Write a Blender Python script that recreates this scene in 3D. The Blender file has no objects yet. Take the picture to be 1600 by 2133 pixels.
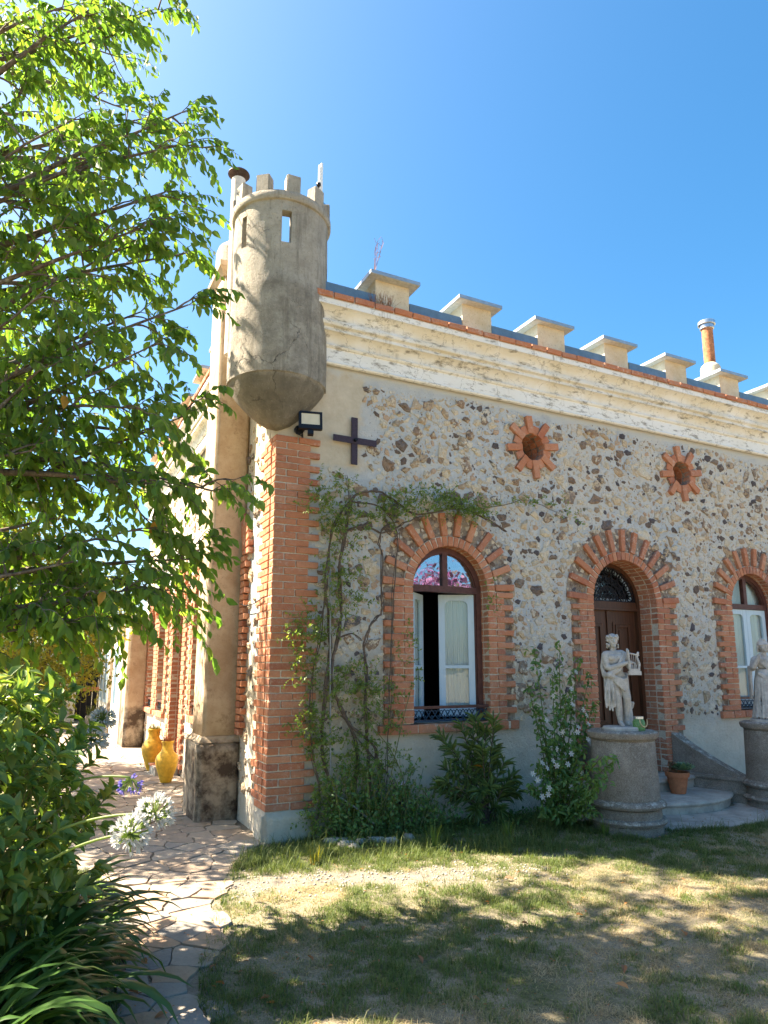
import bpy, bmesh, math, random
import numpy as np
from math import sin, cos, pi, radians, sqrt, atan2, hypot
from mathutils import Vector, Matrix, Euler

random.seed(7)
rng = np.random.default_rng(7)
S = bpy.context.scene
COL = S.collection

# ---------------------------------------------------------------- camera, sky, sun, exposure
CAM = Vector((-2.048, -6.670, 1.66)); YAW = 0.46316; PITCH = 0.17892; FPX = 1416.8; PY = 1132.8
cd = bpy.data.cameras.new('camera'); cam = bpy.data.objects.new('camera', cd); COL.objects.link(cam)
cam.location = CAM; cam.rotation_euler = (pi/2 + PITCH, 0, -YAW)
cd.sensor_fit = 'HORIZONTAL'; cd.sensor_width = 36; cd.lens = 36*FPX/1600; cd.shift_y = (PY-1066.5)/1600
cd.clip_start = .05; cd.clip_end = 3000
S.camera = cam
SUN_EL = radians(50); SUN_H = Vector((-.80, .60, 0)).normalized()      # horizontal direction towards the sun
w = bpy.data.worlds.new('World'); S.world = w; w.use_nodes = True
wn = w.node_tree; wn.nodes.clear()
sk = wn.nodes.new('ShaderNodeTexSky'); sk.sky_type = 'NISHITA'; sk.sun_disc = False
sk.sun_elevation = SUN_EL; sk.sun_rotation = atan2(SUN_H.x, SUN_H.y) % (2*pi); sk.altitude = 300; sk.air_density = 1.0; sk.dust_density = 2.5; sk.ozone_density = 6.0
bg = wn.nodes.new('ShaderNodeBackground'); bg.inputs[1].default_value = .072
wo = wn.nodes.new('ShaderNodeOutputWorld'); hs = wn.nodes.new('ShaderNodeHueSaturation'); hs.inputs['Saturation'].default_value = 1.3; hs.inputs['Hue'].default_value = .494; wn.links.new(sk.outputs[0], hs.inputs['Color']); wn.links.new(hs.outputs[0], bg.inputs[0]); wn.links.new(bg.outputs[0], wo.inputs[0])
sl = bpy.data.lights.new('sun', 'SUN'); sl.energy = 5; sl.angle = radians(.53); sl.color = (1, .96, .90)
sun = bpy.data.objects.new('sun', sl); COL.objects.link(sun)
sdir = Vector((SUN_H.x*cos(SUN_EL), SUN_H.y*cos(SUN_EL), sin(SUN_EL)))
sun.rotation_euler = sdir.to_track_quat('Z', 'Y').to_euler()
S.view_settings.view_transform = 'Standard'; S.view_settings.look = 'None'; S.view_settings.gamma = 1
S.view_settings.exposure = 2.42
S.view_settings.use_white_balance = True; S.view_settings.white_balance_temperature = 8100; S.view_settings.white_balance_tint = 11
S.render.engine = 'CYCLES'; S.cycles.use_denoising = True
S.cycles.max_bounces = 8; S.cycles.diffuse_bounces = 4; S.cycles.transparent_max_bounces = 16

FW = Vector((sin(YAW)*cos(PITCH), cos(YAW)*cos(PITCH), sin(PITCH))); RT = Vector((cos(YAW), -sin(YAW), 0)); UP = RT.cross(FW)
def ray(x, y): return (RT*(x-800) + UP*(PY-y) + FW*FPX).normalized()
def at(x, y, d):            # the point d metres (horizontally) away in that direction
    r = ray(x, y); return CAM + r*(d/hypot(r.x, r.y))
def fr(x, y, Y=0.): r = ray(x, y); return CAM + r*((Y-CAM.y)/r.y)
def gd(x, y, z=0.): r = ray(x, y); return CAM + r*((z-CAM.z)/r.z)
def lf(x, y, X=0.): r = ray(x, y); return CAM + r*((X-CAM.x)/r.x)

# ---------------------------------------------------------------- node materials
class NT:
    def __init__(s, name):
        s.m = bpy.data.materials.new(name); s.m.use_nodes = True; s.t = s.m.node_tree; s.t.nodes.clear()
        s.o = s.t.nodes.new('ShaderNodeOutputMaterial'); s._p = None
    def n(s, typ, ins=None, **kw):
        d = s.t.nodes.new('ShaderNode'+typ)
        for k, v in kw.items(): setattr(d, k, v)
        for k, v in (ins or {}).items(): s.set(d.inputs[k], v)
        return d
    def set(s, sock, v):
        if isinstance(v, bpy.types.NodeSocket): s.t.links.new(v, sock)
        elif isinstance(v, (tuple, list)) and sock.type == 'RGBA': sock.default_value = (*v[:3], 1)
        else: sock.default_value = v
    @property
    def pos(s):
        if not s._p: s._p = s.n('NewGeometry').outputs['Position']
        return s._p
    def xyz(s): return s.n('SeparateXYZ', {0: s.pos}).outputs
    def sc(s, v, k): return s.n('VectorMath', {0: v, 1: k}, operation='MULTIPLY').outputs[0]
    def noise(s, scale, detail=4, rough=.6, vec=None, dist=0, out=0):
        return s.n('TexNoise', {'Vector': vec if vec is not None else s.pos, 'Scale': scale, 'Detail': detail, 'Roughness': rough, 'Distortion': dist}).outputs[out]
    def voro(s, scale, vec=None, feature='F1', out='Distance', rnd=1):
        return s.n('TexVoronoi', {'Vector': vec if vec is not None else s.pos, 'Scale': scale, 'Randomness': rnd}, feature=feature).outputs[out]
    def ramp(s, f, stops, interp='LINEAR'):
        r = s.n('ValToRGB', {0: f}); e = r.color_ramp; e.interpolation = interp
        while len(e.elements) < len(stops): e.elements.new(.5)
        for q, (p, c) in zip(e.elements, stops):
            q.position = p; q.color = (*c, 1) if not isinstance(c, (int, float)) else (c, c, c, 1)
        return r.outputs[0]
    def mix(s, f, a, b, blend='MIX'):
        d = s.n('Mix', data_type='RGBA', blend_type=blend); s.set(d.inputs[0], f); s.set(d.inputs[6], a); s.set(d.inputs[7], b); return d.outputs[2]
    def ma(s, op, a, b=0., c=0., clamp=False):
        d = s.n('Math', {0: a, 1: b, 2: c}, operation=op); d.use_clamp = clamp; return d.outputs[0]
    def mr(s, v, a, b, c=0., d=1., smooth=False):
        n = s.n('MapRange', {0: v, 1: a, 2: b, 3: c, 4: d}); n.clamp = True
        if smooth: n.interpolation_type = 'SMOOTHSTEP'
        return n.outputs[0]
    def rnd(s):
        a = s.n('ObjectInfo').outputs['Random']; b = s.n('Attribute', attribute_name='rnd').outputs['Fac']
        return s.ma('FRACT', s.ma('ADD', a, b))
    def bump(s, h, st=.5, dist=.01, nrm=None):
        d = s.n('Bump', {'Height': h, 'Strength': st, 'Distance': dist})
        if nrm is not None: s.set(d.inputs['Normal'], nrm)
        return d.outputs[0]
    def pbr(s, col, rough=.85, bump=None, **kw):
        d = s.n('BsdfPrincipled'); s.set(d.inputs['Base Color'], col); s.set(d.inputs['Roughness'], rough)
        d.inputs['Specular IOR Level'].default_value = kw.pop('spec', .3)
        for k, v in kw.items(): s.set(d.inputs[k], v)
        if bump is not None: s.set(d.inputs['Normal'], bump)
        return d.outputs[0]
    def done(s, sh): s.t.links.new(sh, s.o.inputs[0]); return s.m

M = {}
def plain(name, col, rough=.6, nscale=30, var=.15, bstr=.1, **kw):
    t = NT(name); f = t.noise(nscale, 5, .65)
    c = t.mix(t.mr(f, .3, .7), tuple(x*(1-var) for x in col), tuple(min(1, x*(1+var)) for x in col))
    M[name] = t.done(t.pbr(c, rough, t.bump(f, bstr, .01), **kw)); return M[name]

# rubble wall: blue grey pointing, warm old mortar low down, smooth plaster at the foot and the top left
t = NT('wall_mortar'); X, Y, Z = t.xyz()
big = t.noise(1.3, 5, .65); mid = t.noise(6, 6, .7); fine = t.noise(60, 6, .75)
zz = t.ma('ADD', Z, t.ma('MULTIPLY', t.ma('SUBTRACT', big, .5), 1.0)); zz = t.ma('ADD', zz, t.ma('MULTIPLY', t.ma('SUBTRACT', mid, .5), .25))
blue = t.mix(t.mr(mid, .35, .7), (.46, .49, .50), (.62, .63, .62))
warm = t.mix(t.mr(fine, .3, .7), (.43, .36, .27), (.64, .56, .44))
col = t.mix(t.mr(zz, 1.5, 2.1, smooth=True), warm, blue)
col = t.mix(t.mr(t.ma('ADD', big, t.ma('MULTIPLY', X, .03)), .55, .75), col, (.62, .59, .53))
zp = t.ma('ADD', Z, t.ma('MULTIPLY', t.ma('SUBTRACT', mid, .5), .22))
plas = t.mix(t.mr(mid, .3, .7), (.60, .53, .43), (.72, .65, .54))
col = t.mix(t.mr(zp, .98, .86), col, plas)
tl = t.ma('MULTIPLY', t.mr(t.ma('ADD', X, t.ma('MULTIPLY', t.ma('SUBTRACT', big, .5), .9)), 1.12, 1.02), t.mr(zp, 3.72, 3.85))
plas2 = t.mix(t.mr(mid, .35, .7), (.50, .42, .31), (.61, .53, .41))
col = t.mix(tl, col, plas2)
top = t.mr(zp, 4.88, 4.96); col = t.mix(top, col, t.mix(t.mr(mid, .3, .7), (.56, .53, .47), (.52, .53, .51)))
cr = t.voro(5, t.sc(t.pos, (1, 1, 1)), 'DISTANCE_TO_EDGE')
smoothz = t.ma('MAXIMUM', t.ma('MAXIMUM', tl, top), t.mr(zp, .98, .86))
h = t.ma('ADD', t.ma('MULTIPLY', fine, t.ma('SUBTRACT', 1.0, t.ma('MULTIPLY', smoothz, .75))), t.ma('MULTIPLY', mid, .6))
rough_low = t.ma('MULTIPLY', t.mr(zz, 2.1, 1.5), t.noise(18, 6, .8)); h = t.ma('ADD', h, t.ma('MULTIPLY', rough_low, 1.6))
pit = t.mr(t.noise(26, 3, .7), .30, .38); col = t.mix(t.ma('MULTIPLY', t.ma('SUBTRACT', 1.0, pit), t.ma('SUBTRACT', 1.0, smoothz)), col, (.13, .11, .10))
M['wall'] = t.done(t.pbr(col, .95, t.bump(h, .75, .03)))

t = NT('rubble_stone'); r = t.rnd(); a = t.noise(14, 6, .75); b = t.noise(45, 5, .7)
c1 = t.ramp(r, [(0, (.66, .52, .36)), (.15, (.50, .35, .22)), (.30, (.30, .18, .11)), (.44, (.12, .085, .08)), (.52, (.72, .62, .47)), (.70, (.25, .17, .12)), (.79, (.085, .08, .095)), (.85, (.54, .40, .27)), (.93, (.36, .28, .20))], 'CONSTANT')
c2 = t.ramp(t.ma('FRACT', t.ma('MULTIPLY', r, 7.3)), [(0, (.74, .65, .52)), (.4, (.19, .12, .085)), (.7, (.60, .44, .28))], 'CONSTANT')
c = t.mix(t.mr(a, .50, .56), c1, c2); c = t.mix(t.mr(t.noise(30, 4, .8, dist=1.5), .60, .68, 0, .7), c, (.07, .05, .045)); c = t.mix(t.mr(b, .25, .75), t.mix(.30, c, (.04, .03, .025)), t.mix(.15, c, (.85, .78, .66)))
M['stone'] = t.done(t.pbr(c, .8, t.bump(t.ma('ADD', a, t.ma('MULTIPLY', b, .5)), .9, .02)))

t = NT('stone_chip'); r = t.rnd(); b = t.noise(60, 5, .75)
c = t.ramp(r, [(0, (.70, .59, .44)), (.2, (.74, .67, .55)), (.4, (.60, .48, .34)), (.55, (.42, .30, .20)), (.66, (.66, .61, .53)), (.78, (.16, .12, .10)), (.86, (.60, .42, .29)), (.94, (.10, .09, .10))], 'CONSTANT'); c = t.mix(t.mr(b, .35, .7, 0, .45), c, (.12, .09, .075))
M['chip'] = t.done(t.pbr(c, .85, t.bump(b, .8, .012)))
t = NT('red_brick'); r = t.rnd(); a = t.noise(9, 5, .65); b = t.noise(70, 6, .75); Zb = t.xyz()[2]
c = t.ramp(r, [(0, (.44, .135, .07)), (.25, (.55, .205, .105)), (.5, (.50, .175, .085)), (.72, (.60, .26, .145)), (.88, (.36, .115, .07)), (1, (.55, .24, .14))])
c = t.mix(t.mr(a, .35, .75, 0, .55), c, (.57, .29, .18)); c = t.mix(t.mr(b, .35, .75, .0, .5), c, (.24, .08, .045))
wh = t.ma('MULTIPLY', t.mr(t.noise(22, 6, .8), .52, .66), t.mr(t.noise(1.6, 3), .42, .62)); c = t.mix(t.ma('MULTIPLY', wh, .75), c, (.62, .55, .48))
Xb, Yb, Zb2 = t.xyz(); sm_ = t.ma('MULTIPLY', t.mr(t.noise(7, 6, .8), .58, .68), .45); c = t.mix(sm_, c, (.56, .47, .37)); c = t.mix(t.mr(t.noise(2.3, 5, .7), .55, .72, 0, .35), c, (.22, .10, .065))
M['brick'] = t.done(t.pbr(c, .9, t.bump(t.ma('ADD', a, b), .45, .008)))
t = NT('arch_infill'); a = t.noise(12, 6, .8); b = t.noise(60, 5, .75); c = t.ramp(a, [(.3, (.10, .07, .055)), (.45, (.27, .19, .14)), (.55, (.40, .35, .29)), (.7, (.24, .14, .10))]); M['infill'] = t.done(t.pbr(c, .95, t.bump(t.ma('ADD', a, b), .9, .03)))
plain('brick_joint', (.60, .53, .43), .95, 50, .25, .5)

# turret: grey weathered cement
t = NT('cement'); X, Y, Z = t.xyz(); a = t.noise(3.0, 6, .7); b = t.noise(40, 6, .8); d = t.noise(1.2, 3)
c = t.mix(t.mr(a, .35, .68), (.33, .295, .24), (.54, .49, .41)); 
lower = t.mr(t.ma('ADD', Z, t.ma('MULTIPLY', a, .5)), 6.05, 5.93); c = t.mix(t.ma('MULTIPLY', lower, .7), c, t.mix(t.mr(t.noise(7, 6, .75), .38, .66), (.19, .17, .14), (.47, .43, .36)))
cone = t.mr(Z, 4.66, 4.61); c = t.mix(t.ma('MULTIPLY', cone, .85), c, t.mix(t.mr(a, .35, .65), (.13, .11, .08), (.27, .23, .17)))  # darker cone: brown moss stain plus underside shade put into the colour
c = t.mix(t.mr(b, .55, .70, 0, .75), c, (.10, .09, .075)); c = t.mix(t.mr(t.noise(55, 4, .7), .62, .72, 0, .6), c, (.55, .51, .44))
cr = t.voro(1.7, t.n('VectorMath', {0: t.pos, 1: t.sc(t.noise(6, 4, out=1), (.25, .25, .25))}, operation='ADD').outputs[0], 'DISTANCE_TO_EDGE')
dr = t.noise(1, 5, .7, t.sc(t.pos, (9, 9, .9))); c = t.mix(t.ma('MULTIPLY', t.mr(dr, .50, .66), .55), c, (.13, .115, .09))
crk = t.ma('MULTIPLY', t.mr(cr, .008, .002), t.mr(d, .5, .6)); c = t.mix(t.ma('MULTIPLY', crk, .8), c, (.06, .05, .045))
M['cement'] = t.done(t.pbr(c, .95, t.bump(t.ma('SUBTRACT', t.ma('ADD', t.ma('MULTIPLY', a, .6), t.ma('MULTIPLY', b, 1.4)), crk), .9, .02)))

# cornice: cream lime paint with yellow and grey streaks
t = NT('cornice_plaster'); X, Y, Z = t.xyz(); a = t.noise(2.2, 6, .7); st = t.noise(1, 6, .7, t.sc(t.pos, (5, 5, 16))); dr = t.noise(1, 5, .7, t.sc(t.pos, (7, 7, .8)))
c = t.mix(t.mr(a, .35, .65), (.80, .79, .76), (.77, .74, .67))
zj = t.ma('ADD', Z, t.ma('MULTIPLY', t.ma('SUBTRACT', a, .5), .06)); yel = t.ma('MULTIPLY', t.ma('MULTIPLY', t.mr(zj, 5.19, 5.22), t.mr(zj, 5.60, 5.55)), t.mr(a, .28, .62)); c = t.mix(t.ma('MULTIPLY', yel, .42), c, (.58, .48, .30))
c = t.mix(t.mr(st, .54, .66, 0, .75), c, (.15, .125, .085)); c = t.mix(t.ma('MULTIPLY', t.mr(dr, .60, .72), t.mr(Z, 5.0, 5.5, 0, .75)), c, (.17, .13, .08))
fl = t.mr(t.noise(9, 6, .8), .60, .66, 0, .6); c = t.mix(fl, c, (.50, .46, .39))
cr = t.voro(2.1, t.n('VectorMath', {0: t.pos, 1: t.sc(t.noise(9, 4, out=1), (.2, .2, .2))}, operation='ADD').outputs[0], 'DISTANCE_TO_EDGE'); crk = t.mr(cr, .008, .001)
c = t.mix(t.ma('MULTIPLY', crk, .6), c, (.13, .10, .07))
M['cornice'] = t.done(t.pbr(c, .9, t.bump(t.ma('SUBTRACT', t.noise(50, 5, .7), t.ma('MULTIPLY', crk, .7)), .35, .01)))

# ochre pink render of the buttresses, dark damp feet
t = NT('ochre_render'); X, Y, Z = t.xyz(); a = t.noise(2.6, 6, .7); b = t.noise(45, 5, .75)
c = t.mix(t.mr(a, .35, .65), (.38, .265, .17), (.53, .42, .30)); c = t.mix(t.mr(t.noise(5, 6, .8), .56, .68, 0, .6), c, (.20, .12, .07))
foot = t.mr(t.ma('ADD', Z, t.ma('MULTIPLY', a, .5)), 1.14, 1.02); c = t.mix(foot, c, t.mix(t.mr(t.noise(3.5, 6, .7), .42, .6), (.075, .05, .035), (.38, .30, .22)))
c = t.mix(t.mr(b, .58, .72, 0, .5), c, (.12, .08, .05))
M['ochre'] = t.done(t.pbr(c, .95, t.bump(t.ma('ADD', a, b), .5, .012)))

t = NT('parapet_plaster'); a = t.noise(4, 6, .7); b = t.noise(50, 5, .75)
c = t.mix(t.mr(a, .35, .65), (.56, .45, .30), (.66, .58, .45)); c = t.mix(t.mr(b, .55, .7, 0, .7), c, (.22, .17, .12))
M['parapet'] = t.done(t.pbr(c, .95, t.bump(b, .5, .01)))
plain('flashing_metal', (.13, .21, .27), .45, 12, .15, .05, Metallic=.35)
plain('cap_slab', (.50, .48, .44), .8, 25, .2, .3)
plain('zinc_edge', (.33, .39, .44), .4, 10, .15, .05, Metallic=.5)
plain('iron_plate', (.045, .03, .045), .6, 60, .4, .3)
plain('iron', (.015, .017, .022), .5, 60, .3, .2, Metallic=.5)
plain('blue_iron', (.01, .045, .085), .45, 60, .3, .2)
plain('black_plastic', (.012, .012, .014), .4, 80, .2, .1)
plain('lamp_glass', (.72, .62, .45), .15, 6, .12, .0)
plain('brown_wood', (.105, .042, .034), .5, 18, .3, .3)
t = NT('door_wood'); g = t.noise(1, 6, .7, t.sc(t.pos, (60, 60, 2.5))); c = t.mix(t.mr(g, .3, .7), (.045, .018, .010), (.12, .048, .024)); M['door'] = t.done(t.pbr(c, .45, t.bump(g, .25, .004)))
t = NT('white_blue_paint'); g = t.noise(1, 6, .7, t.sc(t.pos, (30, 30, 4))); c = t.mix(t.mr(t.noise(40, 5, .8), .62, .72), t.mix(t.mr(g, .3, .7), (.46, .60, .68), (.56, .69, .76)), (.42, .40, .36)); M['sash'] = t.done(t.pbr(c, .5, t.bump(g, .2, .004)))
t = NT('curtain_cloth'); wv = t.n('TexWave', {'Vector': t.pos, 'Scale': 9., 'Distortion': 2., 'Detail': 2.}, bands_direction='X').outputs[1]
f2 = t.noise(1, 3, .6, t.sc(t.pos, (160, 160, 2))); c = t.mix(t.mr(f2, .35, .65), (.50, .56, .56), (.66, .70, .69)); M['curtain'] = t.done(t.pbr(c, .9, t.bump(wv, .35, .02)))
def glass(name, tint, k):
    t = NT(name); g = t.n('BsdfGlossy', {'Roughness': .015, 'Color': tint}); tr = t.n('BsdfTransparent', {'Color': (.9, .93, .92)})
    t.set(g.inputs['Normal'], t.bump(t.noise(3, 2), .04, .05))
    M[name] = t.done(t.n('MixShader', {0: k, 1: tr.outputs[0], 2: g.outputs[0]}).outputs[0])
glass('pane_mirror', (.75, .88, 1.0), .27); glass('pane_clear', (1, 1, 1), .045)
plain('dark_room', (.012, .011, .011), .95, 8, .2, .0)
plain('pale_wall', (.70, .66, .58), .9, 5, .12, .3)

t = NT('step_stone'); a = t.noise(5, 6, .7); b = t.noise(60, 5, .75); c = t.mix(t.mr(a, .35, .65), (.28, .26, .225), (.46, .43, .37)); c = t.mix(t.mr(b, .6, .72, 0, .6), c, (.12, .11, .10)); c = t.mix(t.mr(t.noise(12, 5, .8), .62, .7, 0, .7), c, (.58, .57, .52))
M['step'] = t.done(t.pbr(c, .95, t.bump(t.ma('ADD', a, b), .6, .012)))
t = NT('pedestal_cement'); a = t.noise(4, 6, .7); b = t.noise(110, 4, .8); X, Y, Z = t.xyz(); c = t.mix(t.mr(a, .35, .65), (.19, .16, .13), (.33, .29, .245)); c = t.mix(t.mr(b, .42, .68), t.mix(.5, c, (.04, .035, .03)), t.mix(.25, c, (.6, .52, .42)))
nz = t.n('SeparateXYZ', {0: t.n('NewGeometry').outputs['Normal']}).outputs[2]; lich = t.mr(t.noise(14, 5, .8), .50, .62); c = t.mix(t.ma('MULTIPLY', lich, t.mr(nz, .1, .6, .12, .8)), c, (.50, .49, .44))
M['pedestal'] = t.done(t.pbr(c, .95, t.bump(t.ma('ADD', a, b), .6, .01)))
t = NT('statue_stone'); a = t.noise(9, 6, .7); b = t.noise(60, 5, .8); nz = t.n('SeparateXYZ', {0: t.n('NewGeometry').outputs['Normal']}).outputs[2]
c = t.mix(t.mr(a, .38, .62), (.33, .32, .30), (.50, .485, .455)); c = t.mix(t.mr(b, .56, .70, 0, .75), c, (.10, .095, .09)); c = t.mix(t.ma('MULTIPLY', t.mr(nz, .1, .8), .35), c, (.30, .31, .32))
M['statue'] = t.done(t.pbr(c, .9, t.bump(b, .4, .006)))
plain('terracotta', (.42, .155, .075), .85, 25, .2, .2)
plain('yellow_glaze', (.62, .36, .045), .45, 14, .30, .15)
plain('rust_pipe', (.38, .15, .07), .8, 18, .6, .2)
plain('bright_zinc', (.48, .53, .57), .3, 10, .2, .05, Metallic=.8)
plain('white_pipe', (.68, .60, .52), .8, 12, .25, .1)
plain('rust_cap', (.085, .055, .05), .7, 20, .4, .2)
plain('antenna_white', (.78, .80, .80), .4, 20, .05, .0)
plain('blue_cable', (.02, .18, .35), .5, 20, .1, 0)
plain('rope', (.55, .43, .27), .9, 90, .2, .3)
plain('hose_grey', (.28, .29, .30), .6, 40, .2, .1)
t = NT('jar_glass'); M['jar'] = t.done(t.pbr((.32, .62, .28), .12, None, **{'Transmission Weight': .75, 'IOR': 1.3}))
t = NT('mosaic_ball'); c = t.ramp(t.voro(120, out='Color'), [(0, (.45, .25, .40)), (.5, (.60, .55, .70)), (1, (.75, .70, .72))]); M['mosaic'] = t.done(t.pbr(c, .25, t.bump(t.voro(120), .4, .003)))

# paving and ground
t = NT('flagstone'); r = t.rnd(); a = t.noise(7, 6, .7); b = t.noise(45, 5, .75); Yp = t.xyz()[1]
c1 = t.ramp(r, [(0, (.29, .23, .18)), (.3, (.34, .275, .215)), (.5, (.27, .205, .155)), (.7, (.31, .27, .225)), (.88, (.23, .215, .195))], 'CONSTANT')
c2 = t.ramp(r, [(0, (.17, .165, .155)), (.3, (.33, .215, .14)), (.5, (.22, .205, .185)), (.68, (.37, .235, .15)), (.86, (.27, .23, .19))], 'CONSTANT')
c = t.mix(t.mr(Yp, -1.4, -.6), c2, c1); c = t.mix(t.mr(a, .35, .7, 0, .5), c, t.mix(.5, c, (.55, .44, .33))); c = t.mix(t.mr(b, .5, .75, 0, .5), c, (.13, .10, .08))
M['flag'] = t.done(t.pbr(c, .85, t.bump(t.ma('ADD', a, t.ma('MULTIPLY', b, .6)), .5, .012)))
t = NT('path_joint'); a = t.noise(30, 6, .8); c = t.mix(t.mr(a, .35, .65), (.13, .105, .08), (.27, .23, .18)); M['joint'] = t.done(t.pbr(c, .97, t.bump(a, .6, .012)))
t = NT('lawn_soil'); X, Y, Z = t.xyz(); a = t.noise(1.1, 5, .65); b = t.noise(9, 6, .75); f = t.noise(70, 5, .8)
straw = t.mix(t.mr(f, .3, .7), (.14, .115, .075), (.36, .31, .215)); green = t.mix(t.mr(f, .3, .7), (.035, .05, .018), (.12, .13, .05)); soil = t.mix(t.mr(b, .3, .7), (.17, .145, .115), (.28, .245, .20))
c = t.mix(t.mr(t.ma('ADD', a, t.ma('MULTIPLY', b, .35)), .68, .85), straw, green)
gv = t.n('Attribute', attribute_name='bare').outputs['Fac']; c = t.mix(gv, c, soil)
M['soil'] = t.done(t.pbr(c, .97, t.bump(t.ma('ADD', b, f), .8, .02)))

# leaves: front colour by chance, light through the blade
def leafmat(name, cols, trans=.42, rough=.45, tcol=None, spec=.4):
    t = NT(name); r = t.rnd(); n = len(cols); c = t.ramp(r, [(i/max(1, n-1), q) for i, q in enumerate(cols)])
    c = t.mix(t.mr(t.noise(25, 3), .3, .7, 0, .25), c, t.mix(.5, c, (.0, .01, .0)))
    tc = t.mix(1., c, tcol or (2.6, 2.3, 1.0), 'MULTIPLY')
    M[name] = t.done(t.n('MixShader', {0: trans, 1: t.pbr(c, rough, spec=spec), 2: t.n('BsdfTranslucent', {0: tc}).outputs[0]}).outputs[0])
leafmat('cherry_leaf', [(.08, .15, .045), (.11, .20, .055), (.15, .24, .065), (.09, .165, .05), (.21, .26, .07), (.07, .13, .045)], .58, .55, (1.8, 2.05, .75), .22)
leafmat('yellowing_leaf', [(.38, .24, .03), (.42, .19, .03), (.40, .30, .05)], .4)
leafmat('camellia_leaf', [(.10, .20, .05), (.135, .235, .06), (.19, .28, .075), (.09, .175, .045), (.27, .29, .09)], .38, .4)
leafmat('strap_leaf', [(.035, .095, .024), (.05, .12, .03), (.042, .105, .026)], .30, .32)
leafmat('jasmine_leaf', [(.12, .20, .045), (.16, .245, .055), (.09, .16, .04), (.23, .29, .065)], .38, .45)
leafmat('oleander_leaf', [(.10, .175, .07), (.13, .21, .085), (.17, .25, .09), (.11, .19, .06)], .28, .4)
leafmat('white_shrub_leaf', [(.07, .16, .048), (.10, .20, .06), (.15, .26, .075)], .34, .38)
leafmat('gold_leaf', [(.13, .15, .03), (.18, .18, .035), (.09, .12, .025), (.24, .20, .035)], .45, .5)
leafmat('conifer_leaf', [(.055, .085, .05), (.08, .11, .065)], .3, .6)
leafmat('dark_green_leaf', [(.04, .085, .025), (.06, .11, .03)], .4, .5)
leafmat('pink_bloom', [(.50, .15, .33), (.56, .24, .42), (.07, .08, .03), (.36, .09, .23), (.10, .06, .05)], .4, .6, (1.3, 1.1, 1.3))
leafmat('white_petal', [(.66, .67, .65), (.74, .74, .71)], .35, .5, (1.0, 1.0, 1.0))
leafmat('blue_petal', [(.20, .16, .55), (.28, .24, .62)], .35, .5, (1.2, 1.2, 1.3))
leafmat('pedicel_green', [(.16, .24, .06), (.22, .30, .09)], .3, .5)
leafmat('succulent_leaf', [(.13, .24, .15), (.17, .28, .18)], .15, .4)
leafmat('red_succulent', [(.20, .10, .07), (.13, .13, .06)], .15, .4)
leafmat('dead_leaf', [(.30, .12, .05), (.36, .17, .07), (.22, .10, .05)], .25, .6)
t = NT('grass_blade'); r = t.rnd(); dry = t.n('Attribute', attribute_name='dry').outputs['Fac']
g = t.ramp(r, [(0, (.065, .105, .03)), (.5, (.105, .155, .042)), (1, (.16, .20, .065))]); s_ = t.ramp(r, [(0, (.34, .27, .165)), (.5, (.46, .385, .25)), (1, (.25, .195, .12))])
c = t.mix(dry, g, s_); M['grass'] = t.done(t.n('MixShader', {0: .35, 1: t.pbr(c, .6), 2: t.n('BsdfTranslucent', {0: t.mix(1., c, (1.6, 1.5, .9), 'MULTIPLY')}).outputs[0]}).outputs[0])
t = NT('bark'); X, Y, Z = t.xyz(); a = t.noise(1, 6, .75, t.sc(t.pos, (30, 30, 8))); c = t.mix(t.mr(a, .35, .65), (.055, .04, .03), (.19, .15, .12)); c = t.mix(t.mr(t.noise(18, 5), .58, .66, 0, .6), c, (.33, .33, .28)); M['bark'] = t.done(t.pbr(c, .95, t.bump(a, .7, .01)))
plain('vine_bark', (.13, .095, .075), .95, 40, .5, .5)
plain('twig_green', (.13, .14, .05), .8, 40, .3, .2)
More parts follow.
